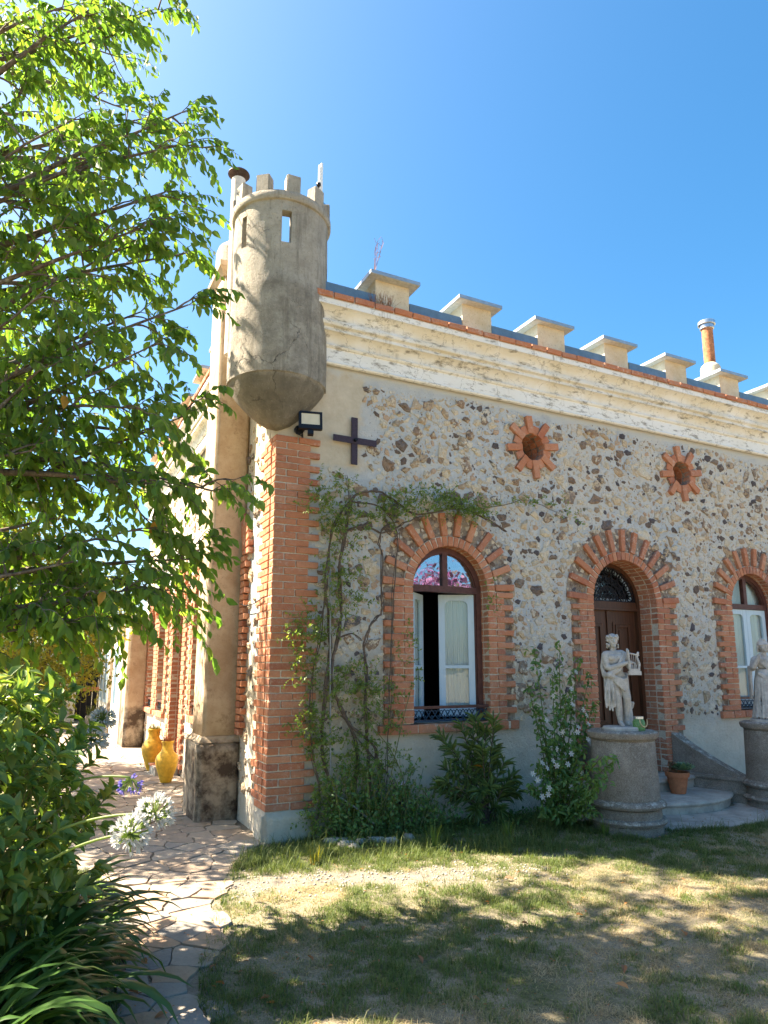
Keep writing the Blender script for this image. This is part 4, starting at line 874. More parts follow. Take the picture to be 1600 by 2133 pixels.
chain(b, [(.05, .0, .49, .060), (.085, -.035, .30, .042), (.095, .02, .17, .036), (.10, .05, .06, .026)]); chain(b, [(.10, .05, .05, .024), (.105, .0, .02, .018)])
b.ball((0, .005, .53), .085, (1.05, .8, .8)); b.ball((-.005, .0, .60), .078, (1.0, .78, 1.0)); b.ball((-.015, .0, .70), .088, (1.12, .75, .85)); 
for s in (-1, 1): b.ball((-.012+s*.045, -.05, .715), .042, (1.1, .6, .8))
chain(b, [(-.105, .0, .745, .046), (.06, .0, .755, .046)]); chain(b, [(-.02, .005, .76, .036), (-.025, -.002, .83, .030)])
HD = (-.028, -.012, .892); head(b, HD)
chain(b, [(-.115, -.005, .74, .043), (-.112, -.03, .62, .035), (-.085, -.055, .605, .034), (.03, -.105, .645, .026), (.075, -.115, .66, .019)]); hand(b, (.075, -.115, .66), (1, -.15, .25), (0, .6, -.6))
chain(b, [(.085, .0, .745, .042), (.135, .01, .64, .034), (.155, -.04, .585, .028), (.165, -.09, .60, .019)]); hand(b, (.165, -.09, .60), (.1, -.3, 1), (-1, 0, 0))
fuse(b, 'body', 'statue', stat, sm, .0058, 2)
h_ = MB(); random.seed(11)
h_.ball((HD[0], HD[1]+.012, HD[2]+.022), .058, (.98, 1.0, 1.05))
for i in range(90):
    a = random.uniform(0, 2*pi); z = random.uniform(-.075, .06); q = Vector((cos(a)*.052, sin(a)*.055+.012, z))
    if q.y < -.02 and z < .030: continue
    if z < -.03: q.x *= 1.12
    h_.ball(Vector(HD)+q, random.uniform(.010, .017), n=7, m=5)
for i in range(16):
    a = pi*(-.05)+2*pi*i/16; c = Vector(HD)+Vector((cos(a)*.060, sin(a)*.062+.008, .038+.008*(i % 2))); h_.ball(c, .016, (1, .45, .55), 7, 5, Matrix.Rotation(a, 3, 'Z') @ Matrix.Rotation(.6, 3, 'Y'))
fuse(h_, 'wreathed_hair', 'statue', stat, sm, .005, 1)
d = MB()
chain(d, [(.07, -.045, .765, .018), (.02, -.085, .68, .016), (-.03, -.085, .60, .018), (-.095, -.05, .54, .030)]); chain(d, [(.09, -.03, .755, .018), (.05, -.08, .66, .016), (.0, -.085, .58, .018), (-.095, -.05, .53, .03)])
chain(d, [(-.12, .045, .73, .022), (-.14, .045, .62, .022), (-.125, .02, .53, .03), (-.09, -.05, .535, .034)]); d.ball((-.095, -.062, .535), .038); d.ball((-.07, -.072, .52), .024)
for i in range(9):       # swags across the hip
    f = i/8; chain(d, [(-.085, -.055, .535-.01*f, .015), (-.035+.01*f, -.085, .515-.075*f, .0125), (.035+.01*f, -.088, .485-.11*f, .0125), (.085, -.06, .50-.09*f, .0125), (.105, .0, .53-.09*f, .014)])
for i in range(8):       # tail of cloth at his right side
    f = i/7; x = -.145+.10*f; chain(d, [(-.105+.03*f, -.045, .52, .015), (x, -.055+.02*sin(i*2.1), .40, .0125+.003*(i % 2)), (x-.004, -.055+.022*sin(i*2.1+.5), .29, .0125), (x+.012*sin(i*1.7), -.05, .20+.035*sin(i*1.3), .010)])
for i in range(10): a = pi*i/9; chain(d, [(-.11*cos(a), .03+.055*sin(a), .54, .022), (-.12*cos(a), .03+.065*sin(a), .40, .018), (-.115*cos(a), .03+.06*sin(a), .30, .014)])
chain(d, [(-.11, .05, .72, .03), (-.05, .075, .70, .04), (.06, .07, .72, .035)]); chain(d, [(-.09, .06, .66, .04), (.03, .07, .60, .05), (-.03, .065, .55, .05)])
fuse(d, 'draped_cloth', 'statue', stat, sm, .0055, 1)
ly = MB(); chain(ly, [(.10, -.13, .60, .016), (.095, -.135, .70, .013), (.085, -.135, .785, .016), (.082, -.13, .80, .012)]); chain(ly, [(.195, -.12, .58, .015), (.21, -.12, .65, .012), (.185, -.12, .72, .012), (.20, -.12, .765, .013)])
chain(ly, [(.08, -.13, .765, .009), (.205, -.12, .74, .009)]); ly.box((.085, -.15, .535), (.215, -.10, .575)); ly.box((.095, -.145, .575), (.205, -.105, .60))
for i in range(5): ly.tube([(.113+i*.019, -.13, .59), (.105+i*.021, -.13, .755)], .0028, 5)
e_ = ly.mesh('lyre', M['statue']); e_.transform(sm); link('lyre', e_, stat); smooth_by_angle(e_, 50)
tr = MB(); chain(tr, [(.115, .075, .0, .062), (.12, .065, .12, .050), (.11, .05, .24, .045), (.10, .03, .33, .040)]); chain(tr, [(.155, .05, .20, .022), (.165, .03, .24, .018)]); fuse(tr, 'tree_stump', 'statue', stat, sm, .007, 1)
pl = MB(); pl.lathe([(0, -.035), (.20, -.035), (.205, -.012), (.195, .005), (0, .008)], n=28); pl.v = [(x*1.05+.03, yy*.8, z_) for x, yy, z_ in pl.v]; e_ = pl.mesh('base', M['statue']); e_.transform(sm); link('base', e_, stat)

sm2 = Matrix.Translation(PC2+Vector((-.07, -.02, 1.04))) @ Matrix.Rotation(radians(-30), 4, 'Z') @ Matrix.Diagonal((1.08, 1.08, 1, 1))
st2 = thing('robed_statue', 'weathered stone statue of a helmeted robed woman on the right pedestal', 'statue', PC2+Vector((-.07, -.02, 1.003)))
b = MB(); HD = (.0, -.015, .865); head(b, HD); chain(b, [(0, 0, .74, .034), (0, -.005, .80, .028)]); chain(b, [(-.085, 0, .715, .042), (.085, 0, .715, .042)]); b.ball((0, 0, .65), .085, (1.05, .75, .9))
for s in (-1, 1): b.ball((s*.04, -.045, .665), .036)
chain(b, [(-.105, 0, .705, .042), (-.15, -.03, .60, .034), (-.155, -.075, .615, .030), (-.115, -.105, .72, .020)]); hand(b, (-.115, -.105, .72), (.3, -.1, 1), (1, 0, 0)); chain(b, [(.105, 0, .705, .042), (.15, -.02, .58, .034), (.12, -.09, .50, .022)]); hand(b, (.12, -.09, .50), (0, -.4, -1), (0, 1, 0))
fuse(b, 'body', 'statue', st2, sm2, .006, 2)
d = MB(); d.lathe([(.0, .0), (.15, .0), (.145, .08), (.125, .25), (.115, .40), (.105, .50), (.085, .58), (.06, .60)], n=28)
for i in range(26):
    a = 2*pi*i/26; w2 = .012*sin(i*2.4); chain(d, [(.088*cos(a), .075*sin(a), .585, .010), (.112*cos(a), .10*sin(a), .45, .013), (.128*cos(a+w2*4), .125*sin(a+w2*4), .22, .014), ((.150+w2)*cos(a), (.150+w2)*sin(a), .02, .014)])
for i in range(8): f = i/7; chain(d, [(-.085, -.03, .72-.02*f, .012), (-.02+.01*f, -.085, .70-.10*f, .011), (.05, -.085, .66-.08*f, .011), (.095, -.03, .70-.12*f, .012)])
for i in range(6): f = i/5; chain(d, [(-.155, .0+.05*f, .62, .015), (-.165+.01*f, .0+.06*f, .45, .013), (-.16, .0+.06*f, .28+.06*sin(i*2), .012)])
for i in range(6): f = i/5; chain(d, [(-.10, -.06, .55-.02*f, .014), (.0, -.11, .50-.06*f, .013), (.10, -.07, .46-.12*f, .013)])
fuse(d, 'robe', 'statue', st2, sm2, .006, 1)
h_ = MB(); h_.ball((0, .005, .895), .062, (.95, 1.05, .95)); chain(h_, [(0, .06, .90, .016), (0, .02, .955, .016), (0, -.04, .945, .014)]); chain(h_, [(-.05, -.03, .885, .012), (0, -.07, .888, .012), (.05, -.03, .885, .012)])
for i in range(40): a = random.uniform(.1, pi-.1); h_.ball((cos(a)*.055, sin(a)*.05, random.uniform(.80, .87)), .013, n=6, m=4)
fuse(h_, 'helmet', 'statue', st2, sm2, .006, 1)
pl = MB(); pl.lathe([(0, -.035), (.20, -.035), (.20, .0), (0, .005)], n=24); e_ = pl.mesh('base', M['statue']); e_.transform(sm2); link('base', e_, st2)
random.seed(21)

# ---------------------------------------------------------------- small things
jc = fr(1332, 1522, -1.32); jc = Vector((jc.x, -1.32, 1.005)); jar = thing('glass_jar', 'green glass jar with a rope handle beside the statue', 'jar', jc)
mb = MB(); mb.lathe([(0, 0), (.055, .0), (.062, .012), (.062, .095), (.045, .118), (.045, .135), (.041, .135), (.041, .118), (.057, .095), (.057, .015), (0, .01)], jc, 28); mb.build('body', 'jar', jar, smooth='auto')
mb = MB(); mb.lathe([(.049, .122), (.049, .146), (0, .148)], jc, 24); mb.build('lid', 'bright_zinc', jar, smooth='auto')
mb = MB(); mb.tube([jc+Vector((.052*cos(a)+.012, -.05-.015*sin(a), .118-.075*abs(sin(a))**.8)) for a in np.linspace(0, pi, 16)], .005, 6); mb.build('rope_handle', 'rope', jar)

pc = Vector((DX+.02, -.80, .157)); r_ = gd(1428, 1655, .157); pc = Vector((r_.x, r_.y+.10, .157)); pot = thing('terracotta_pot', 'terracotta pot of succulents standing on the lower door step', 'flower pot', pc)
mb = MB(); mb.lathe([(0, 0), (.085, 0), (.122, .195), (.137, .195), (.143, .25), (.128, .252), (.118, .215), (0, .215)], pc, 28); mb.build('pot', 'terracotta', pot, smooth='auto')
mb = MB(); mb.lathe([(0, .222), (.119, .222)], pc, 16); mb.build('earth', 'joint', pot)
def rosette(parent, c, R, mat, rows, nm):
    for k in range(rows):
        n = 6+k; f = (k+1)/rows
        for i in range(n):
            a = 2*pi*(i+.5*(k % 2))/n; el = radians(78-62*f); d = Vector((cos(a)*cos(el), sin(a)*cos(el), sin(el))); L = R*(.45+.55*f); mb = MB(); sd = Vector((-sin(a), cos(a), 0)); nn = d.cross(sd)
            vs = [c-nn*0]; 
            for (t_, w2, up_) in ((.5, .42, .10), (.85, .46, .02), (1.05, .16, -.08)): p = c+d*L*t_-nn*up_*L*.6; vs += [p-sd*w2*L*.62, p+nn*.10*L, p+sd*w2*L*.62]
            mb.add(vs, [(0, 1, 2), (0, 2, 3), (1, 4, 5, 2), (2, 5, 6, 3), (4, 7, 8, 5), (5, 8, 9, 6)]); mb.build(nm, mat, parent, smooth=True)
rosette(pot, pc+Vector((.04, -.05, .27)), .15, 'succulent_leaf', 4, 'rosette_leaf')
mb = MB()
for _ in range(130):
    a = random.uniform(0, 2*pi); q = pc+Vector((-.045+.055*cos(a)*random.random(), .02+.06*sin(a)*random.random(), .225+random.random()*.14)); mb.ball(q, random.uniform(.008, .014), (1, 1, .7), 5, 4)
mb.build('red_sedum', 'red_succulent', pot, kind='stuff')

fl = thing('floodlight', 'black floodlight with motion sensor above the brick corner', 'floodlight', (.32, -.05, 4.13))
m = Matrix.Translation((.335, -.14, 4.235)) @ Matrix.Rotation(radians(-14), 4, 'Z') @ Matrix.Rotation(radians(-12), 4, 'X')
mb = MB(); mb.box((-.115, -.02, -.095), (.115, .025, .095), m); bo = mb.build('housing', 'black_plastic', fl)
mb = MB()
for a, b_ in (((-.125, -.035, -.105), (-.098, .0, .105)), ((.098, -.035, -.105), (.125, .0, .105)), ((-.098, -.034, .082), (.098, .0, .105)), ((-.098, -.034, -.105), (.098, .0, -.055))): mb.box(a, b_, m)
mb.build('rim', 'black_plastic', bo)
mb = MB(); mb.box((-.098, -.027, -.054), (.098, -.021, .081), m); mb.build('lens', 'lamp_glass', bo)
mb = MB(); mb.tube([m @ Vector((0, .0, -.10)), m @ Vector((0, -.01, -.125))], .012, 8); mb.box((-.03, -.035, -.17), (.03, .02, -.12), m); mb.build('sensor', 'black_plastic', fl)
mb = MB(); mb.tube([m @ Vector((-.03, .02, -.03)), Vector((.30, .03, 4.16))], .014, 8); mb.tube([(.25, -.02, 4.20), (.20, -.05, 4.16), (.21, -.06, 4.11), (.27, -.04, 4.10), (.30, .02, 4.12)], .007, 6); mb.lathe([(0, 0), (.05, 0), (.05, .02), (0, .02)], (.0, 0, 0), 16); mb.v[-64:] = [(.245+x, -.02-z_, 4.16+yy) for x, yy, z_ in mb.v[-64:]]; mb.build('bracket', 'black_plastic', fl)
cr = thing('wall_anchor_cross', 'dark iron tie plate shaped as a cross on the plaster', 'wall anchor', (.911, 0, 4.147))
mb = MB(); mb.box((.875, -.012, 3.875), (.947, .006, 4.42)); mb.build('upright', 'iron_plate', cr); mb = MB(); mb.box((.65, -.020, 4.112), (1.178, -.0125, 4.185)); mb.build('crossbar', 'iron_plate', cr)
mb = MB(); mb.lathe([(0, .045), (.018, .043), (.02, .0)], n=8); mb.v = [(.911+x, -.02-z_, 4.15+yy) for x, yy, z_ in mb.v]; mb.build('bolt', 'iron', cr)
# flues and antenna
q = fr(498, 362, .9); ch = thing('stove_pipe', 'pale stove pipe with dark disc hat behind the turret', 'chimney', (q.x, .9, 5.3))
mb = MB(); mb.tube([(q.x, .9, 5.3), (q.x, .9, q.z-.09)], .085, 16); mb.build('pipe', 'white_pipe', ch, smooth='auto'); mb = MB(); mb.lathe([(0, .05), (.13, .015), (.135, 0), (0, .03)], (q.x, .9, q.z-.02), 24); mb.build('hat', 'rust_cap', ch, smooth='auto')
mb = MB(); [mb.tube([(q.x+.07*cos(a), .9+.07*sin(a), q.z-.12), (q.x+.07*cos(a), .9+.07*sin(a), q.z+.0)], .006, 5) for a in (0, 2.1, 4.2)]; mb.build('hat_strut', 'rust_cap', ch)
q = fr(1474, 700, 1.0); ch = thing('rusty_flue', 'rusty round flue with a bright zinc cowl above the parapet', 'chimney', (q.x, 1.0, 5.7))
zt = fr(1467, 684, 1.0).z; zb_ = fr(1474, 762, 1.0).z
mb = MB(); mb.tube([(q.x, 1, 5.3), (q.x, 1, zt)], .095, 18); mb.build('pipe', 'rust_pipe', ch, smooth='auto'); mb = MB(); mb.lathe([(.17, -.35), (.17, -.05), (.15, .0), (.10, .05)], (q.x, 1, zb_), 24); mb.build('collar', 'parapet', ch, smooth='auto')
for i, (a, r2) in enumerate(((.0, .12), (.075, .15))): mb = MB(); mb.lathe([(r2-.02, a-.01), (r2, a), (r2, a+.06), (r2-.015, a+.07), (.02, a+.085)], (q.x, 1, zt), 24); mb.build('cowl_ring', 'bright_zinc', ch, smooth='auto')
q = fr(667, 400, .35); ant = thing('antenna', 'slim white antenna bars strapped to the turret battlement', 'antenna', (q.x, .30, 6.9)); zt = fr(668, 340, .35).z
mb = MB(); mb.box((q.x-.022, .34, q.z-.02), (q.x-.004, .37, zt-.03)); mb.build('bar', 'antenna_white', ant); mb = MB(); mb.box((q.x+.004, .335, q.z-.06), (q.x+.026, .375, zt)); mb.build('bar', 'antenna_white', ant)
mb = MB(); mb.tube([(q.x-.02, .35, 6.85), (q.x-.02, .35, q.z+.1)], .012, 6); mb.ball((q.x-.03, .33, q.z+.08), .03, n=8, m=6); mb.build('clamp', 'black_plastic', ant); mb = MB(); mb.tube([(q.x+.02, .33, q.z-.06), (q.x+.025, .32, q.z-.16), (q.x+.08, .30, q.z-.20)], .008, 5); mb.build('cable', 'blue_cable', ant)

# two yellow jars by the left door
VP = [(0, 0), (.085, 0), (.095, .02), (.17, .22), (.185, .30), (.165, .37), (.105, .425), (.09, .46), (.088, .53), (.105, .565), (.10, .575), (.08, .565), (.075, .50), (0, .46)]
for (px, py, lab, sc_) in ((347, 1632, 'yellow glazed jar standing nearest on the paving by the left wall', 1.0), (318, 1606, 'yellow glazed jar standing behind the nearer yellow one', 1.12)):
    c = gd(px, py, .02); c = Vector((c.x, c.y+.08, .028)); v_ = thing('yellow_jar', lab, 'jar', c, 'yellow jars on the path')
    mb = MB(); mb.lathe([(r_*sc_*.88, z_*sc_) for r_, z_ in VP], c, 36); mb.build('vessel', 'yellow_glaze', v_, smooth='auto')
    mb = MB()
    for _ in range(160): a = random.uniform(0, 2*pi); rr = random.random()**.5*.085*sc_; p0 = c+Vector((rr*.7*cos(a), rr*.7*sin(a), .47*sc_)); mb.tube([p0, p0+Vector((rr*.5*cos(a), rr*.5*sin(a), random.uniform(.08, .19)))], [.004, .002], 3)
    mb.build('dry_plant', 'dead_leaf' if sc_ == 1 else 'gold_leaf', v_, kind='stuff')
sl_ = thing('door_step_slab', 'low tiled step in front of the left door', 'step', (-.2, 5.1, 0)); mb = MB(); mb.box((-.34, 4.55, .0), (.0, 5.75, .13)); mb.build('slab', 'step', sl_)
for i in range(5): mb = MB(); mb.box((-.36, 4.56+i*.24, .131), (.0, 4.78+i*.24, .155)); mb.build('tile', 'terracotta' if i % 2 else 'cap_slab', sl_)
c = gd(202, 1525, 0); pl_ = thing('stone_planter', 'square brown planter with dry succulents at the end of the path', 'planter', c)
rough_block((c.x-.28, c.y, 0), (c.x+.30, c.y+.5, .42), .02, 5, 'trough', 'ochre', pl_, 2, .03)
mb = MB()
for _ in range(120): a = random.uniform(0, 2*pi); p0 = c+Vector((random.uniform(-.25, .25), random.uniform(.05, .45), .40)); d = Vector((cos(a)*.5, sin(a)*.5, 1)); mb.tube([p0, p0+d*random.uniform(.1, .28)], [.016, .003], 4)
mb.build('succulents', 'gold_leaf', pl_, kind='stuff')
# garden lantern stake, hose, edging stones
q = gd(828, 1735, 0); lamp = thing('garden_stake', 'thin black garden stake with a mosaic ball beside the climber', 'garden stake', q); zt = 1.66+(1389-1632)/1440*(q-CAM).length
tp = fr(836, 1632, q.y); mb = MB(); mb.tube([q-Vector((0, 0, .05)), tp], .008, 6); mb.build('rod', 'black_plastic', lamp); mb = MB(); mb.ball(tp, .045, n=20, m=14); mb.build('ball', 'mosaic', lamp, smooth=True)
lp = fr(839, 1678, q.y); mb = MB(); mb.ball(lp+Vector((.0, -.01, 0)), .042, (.6, .25, 1.2), 12, 8, Matrix.Rotation(-.4, 3, 'Y')); mb.build('leaf_panel', 'blue_iron', lamp, smooth=True)
mb = MB(); mb.tube([fr(688, y, -.10) for y in (1180, 1250, 1350, 1450, 1560, 1630)]+[fr(700, 1655, -.12), fr(740, 1682, -.2), fr(775, 1712, -.28), gd(790, 1730, .01)], .009, 6); tag(mb.build('water_pipe', 'hose_grey', smooth=True), 'thin grey water pipe running down through the climber to the grass', 'pipe')
for i, (px, py, L, h_) in enumerate(((700, 1752, .26, .04), (722, 1762, .16, .06), (737, 1766, .10, .05), (752, 1757, .12, .05), (783, 1752, .20, .05), (812, 1754, .16, .045), (851, 1748, .11, .06))):
    p = gd(px, py, .02); rb = rough_block((-L/2, -.05, -.03), (L/2, .05, h_), .014, 3, 'edging_stone', 'step', None, i*3, .018); rb.location = p+Vector((0, 0, -.01)); rb.rotation_euler = (0, random.uniform(-.1, .1), random.uniform(-.5, .5))
    tag(rb, ('long flat grey stone at the left end of the edging below the climber', 'chunky pale stone, second from the left in the edging', 'small pale stone, third from the left in the edging', 'small rounded stone in the middle of the edging', 'long pale stone right of the middle of the edging', 'pale slab, second from the right in the edging', 'rounded grey stone lying apart at the right end of the edging')[i], 'stone', 'edging stones below the climber')
# cable across the side wall
mb = MB(); mb.tube([lf(548, 1245, -.02), lf(528, 1258, -.03), lf(512, 1262, -.03), lf(500, 1258, -.05)], .006, 5); tag(mb.build('wall_cable', 'black_plastic'), 'short dark cable crossing the side wall by the first buttress', 'cable')
# ---------------------------------------------------------------- leaves
def tmpl(rows, fold=.12, curl=.15):
    """rows: [(t, halfwidth)]; folded blade along +y, tip curling down"""
    vs = []; fs = []
    for (t_, hw) in rows:
        z = -curl*t_*t_
        if hw == 0: vs.append([(0, t_, z)])
        else: vs.append([(-hw, t_, z+fold*hw), (0, t_, z), (hw, t_, z+fold*hw)])
    idx = []; flat = []
    for r_ in vs: idx.append(list(range(len(flat), len(flat)+len(r_)))); flat += r_
    for a, b in zip(idx[:-1], idx[1:]):
        if len(a) == 1: fs += [(a[0], b[1], b[0]), (a[0], b[2], b[1])]
        elif len(b) == 1: fs += [(a[0], a[1], b[0]), (a[1], a[2], b[0])]
        else: fs += [(a[0], a[1], b[1], b[0]), (a[1], a[2], b[2], b[1])]
    return np.array(flat, float), fs
T_OV = tmpl([(0, 0), (.22, .36), (.55, .5), (.82, .26), (1, 0)], .35, .22)
T_LAN = tmpl([(0, 0), (.3, .45), (.65, .42), (1, 0)], .3, .12)
T_SM = tmpl([(0, 0), (.5, .5), (1, 0)], .3, .1)
T_STRAP = tmpl([(0, .45), (.15, .5), (.3, .5), (.45, .5), (.6, .5), (.75, .48), (.9, .38), (1, 0)], .25, 0)
def basis(D, N):
    y = D/np.linalg.norm(D, axis=1, keepdims=True); z = N-(N*y).sum(1, keepdims=True)*y; q = np.linalg.norm(z, axis=1, keepdims=True); z = np.where(q > 1e-6, z/np.maximum(q, 1e-9), np.array([[1., 0, 0]])); x = np.cross(y, z); return x, y, z
def raw_mesh(name, co, faces_per, nv, n, rndv, mat, extra=None, smooth=False):
    me = bpy.data.meshes.new(name); me.vertices.add(len(co)); me.vertices.foreach_set('co', co.astype(np.float32).ravel())
    lens = np.array([len(f) for f in faces_per]); base = np.concatenate([np.array(f) for f in faces_per]); loops = (base[None, :]+np.arange(n)[:, None]*nv).ravel()
    ls = np.tile(lens, n); start = np.concatenate([[0], np.cumsum(ls)[:-1]])
    me.loops.add(len(loops)); me.loops.foreach_set('vertex_index', loops.astype(np.int32)); me.polygons.add(len(ls)); me.polygons.foreach_set('loop_start', start.astype(np.int32)); me.update(calc_edges=True)
    a = me.attributes.new('rnd', 'FLOAT', 'FACE'); a.data.foreach_set('value', np.repeat(rndv, len(faces_per)).astype(np.float32))
    for k, v in (extra or {}).items(): a = me.attributes.new(k, 'FLOAT', 'FACE'); a.data.foreach_set('value', np.repeat(v, len(faces_per)).astype(np.float32))
    if smooth: me.polygons.foreach_set('use_smooth', [True]*len(ls))
    me.materials.append(mat); return me
class Leaves:
    def __init__(s): s.P = []; s.D = []; s.N = []; s.L = []; s.W = []
    def add(s, p, d, n, L, W): s.P.append(tuple(p)); s.D.append(tuple(d)); s.N.append(tuple(n)); s.L.append(L); s.W.append(W)
    def arr(s): return [np.array(q, float) for q in (s.P, s.D, s.N, s.L, s.W)]
    def build(s, parent, T, mat, name='foliage', single=0, lname='leaf', alt=None):
        """the 'single' leaves that show largest become objects of their own, the rest one mass"""
        P_, D, N, L, W = s.arr(); x, y, z = basis(D, N); n = len(P_); pick = np.zeros(n, bool)
        if single:
            v = P_-np.array(CAM); dep = v @ np.array(FW); px = 800+FPX*(v @ np.array(RT))/dep; py = PY-FPX*(v @ np.array(UP))/dep
            ok = (dep > .3) & (px > 5) & (px < 1595) & (py > 5) & (py < 2128); key = np.where(ok, L*W/np.maximum(dep, .3)**2, 0)
            # prefer leaves that nothing covers: thin the candidates by a screen grid, nearest first
            cell = {}; order = np.argsort(dep)
            for i in order:
                if not ok[i]: continue
                k = (int(px[i]/14), int(py[i]/14))
                if k not in cell: cell[k] = i
            cand = np.array(list(cell.values()), int); cand = cand[np.argsort(-key[cand])][:single]; pick[cand] = True
            me = bpy.data.meshes.new(lname); me.from_pydata([tuple(q) for q in T[0]], [], T[1]); me.materials.append(M[mat]); me.polygons.foreach_set('use_smooth', [True]*len(me.polygons))
            me2 = None
            if alt: me2 = me.copy(); me2.materials.clear(); me2.materials.append(M[alt])
            for i in np.nonzero(pick)[0]:
                m = Matrix.Identity(4)
                for r_ in range(3): m[r_][0] = x[i, r_]*W[i]; m[r_][1] = y[i, r_]*L[i]; m[r_][2] = z[i, r_]*L[i]; m[r_][3] = P_[i, r_]
                link(lname, me2 if alt and random.random() < .02 else me, parent, m)
        k = ~pick; t_ = T[0]; W_ = W[k]
        co = P_[k][:, None, :]+t_[None, :, 0:1]*x[k][:, None, :]*W_[:, None, None]+t_[None, :, 1:2]*y[k][:, None, :]*L[k][:, None, None]+t_[None, :, 2:3]*z[k][:, None, :]*L[k][:, None, None]
        me = raw_mesh(name, co.reshape(-1, 3), T[1], len(t_), int(k.sum()), rng.random(int(k.sum())), M[mat], smooth=True)
        o = link(name, me, parent); o['kind'] = 'stuff'; return o
def rv(s=1.): return Vector((random.gauss(0, s), random.gauss(0, s), random.gauss(0, s)))
def bez(a, b, c, n): return [a*(1-t_)**2+b*2*t_*(1-t_)+c*t_*t_ for t_ in [i/n for i in range(n+1)]]

# ---- the large leafy tree on the left
tree = thing('leafy_tree', 'large green tree with drooping oval leaves filling the upper left', 'tree', (-4.3, -.7, 0))
wood = MB(); tw = MB(); LV = Leaves(); T0_ = Vector((-4.3, -.7, 0))
trunk_pts = [T0_+Vector((0, 0, -.1)), T0_+Vector((.03, .02, .8)), T0_+Vector((.1, -.02, 1.8)), T0_+Vector((.15, .05, 3.0)), T0_+Vector((.1, .1, 4.4)), T0_+Vector((.2, 0, 6.0)), T0_+Vector((.15, .05, 7.5))]
wood.tube(trunk_pts, [.24, .19, .17, .14, .11, .075, .03], 10)
def trunk_at(z): 
    for a, b in zip(trunk_pts[:-1], trunk_pts[1:]):
        if a.z <= z <= b.z: return a.lerp(b, (z-a.z)/(b.z-a.z))
    return trunk_pts[-1]
def spray(p, d, n=9, L=.33, ls=.092):
    """a drooping twig with leaves on both sides"""
    d = d.normalized(); e = p+d*L+Vector((0, 0, -.13*L/.36)); pts = bez(p, p+d*L*.55+Vector((0, 0, .02)), e, 4); tw.tube(pts, [.004, .0035, .003, .002, .0015], 3, False)
    for i in range(n):
        f = .15+.85*i/(n-1); k = min(3, int(f*4)); q = pts[k].lerp(pts[k+1], f*4-k); t_ = (pts[k+1]-pts[k]).normalized(); s = t_.cross(Vector((0, 0, 1))); s = s.normalized()*(1 if i % 2 else -1) if s.length > .01 else rv().normalized()
        dd = (t_*.55+s*random.uniform(.2, .6)+Vector((0, 0, -random.uniform(.45, 1.05)))+rv(.22)); l_ = ls*random.uniform(.6, 1.25); LV.add(q, dd, Vector((0, 0, .5))+rv(.6), l_, l_*random.uniform(.46, .58))
def limb(a, b, r0, sag=.35, sub=10, dens=1., sub_l=.55):
    L = (b-a).length; mid = a.lerp(b, .5)+Vector((0, 0, sag*L*.3))+rv(.06); pts = bez(a, mid, b, 8); pts = [pts[0]]+[p+rv(.012*L*.3) for p in pts[1:-1]]+[pts[-1]]; wood.tube(pts, [max(.006, r0*(1-.9*i/8)) for i in range(9)], 6)
    for i in range(sub):
        f = .46+.54*(i+random.random())/sub; f = min(f, .999); k = int(f*8); p = pts[k].lerp(pts[min(8, k+1)], f*8-k); t_ = (pts[min(8, k+1)]-pts[k]).normalized()
        d = (t_*.8+rv(.62)+Vector((0, 0, .05))).normalized(); sl2 = sub_l*random.uniform(.5, 1.1)*(1.15-.6*f); e = p+d*sl2+Vector((0, 0, -.10*sl2)); q = bez(p, p+d*sl2*.5+Vector((0, 0, .05)), e, 4); tw.tube(q, [.010, .008, .006, .005, .004], 4, False)
        for j in range(max(1, int(3*dens+random.random()))):
            g = random.uniform(.25, 1.); kk = min(3, int(g*4)); pp = q[kk].lerp(q[kk+1], g*4-kk); spray(pp, d*.6+rv(.55)+Vector((0, 0, -.05)), random.randint(7, 11), random.uniform(.22, .38))
        spray(e, d, 9, .32)
    for j in range(3): spray(b, (b-a).normalized()+rv(.35), 10, .36)
VIEW = [(378, 25, 5.4), (300, 70, 5.6), (235, 20, 5.2), (130, 15, 5.0), (60, 60, 5.6), (425, 235, 5.3), (432, 300, 5.0), (330, 250, 5.7), (392, 400, 5.4), (250, 330, 5.0), (395, 455, 4.9), (425, 530, 5.6), (300, 520, 5.2), (180, 470, 5.7), (440, 635, 5.1), (340, 650, 5.5), (365, 720, 5.0), (230, 700, 4.8),
        (435, 865, 5.3), (330, 850, 5.0), (385, 905, 5.6), (490, 1022, 5.1), (390, 1010, 4.9), (300, 980, 5.5), (440, 1165, 5.2), (345, 1100, 5.0), (400, 1230, 5.4), (310, 1230, 4.9), (255, 1290, 5.3), (170, 1300, 5.0), (70, 1290, 5.2), (200, 1170, 4.8), (110, 1080, 5.3), (60, 940, 4.9), (150, 860, 5.4), (60, 760, 5.0), (100, 600, 4.8), (50, 420, 5.3), (150, 250, 4.9), (40, 200, 5.5)]
for (px, py, d_) in VIEW:
    e = at(px-48 if px > 150 else px, py, d_); h0 = e.z-random.uniform(1.1, 2.6) if e.z > 3.6 else e.z+random.uniform(-.9, .5); h0 = max(1.7, min(6.5, h0)); a = trunk_at(h0); limb(a, e, .035+.025*random.random(), random.uniform(-.05, .25), 10 if px > 200 else 5, .95)
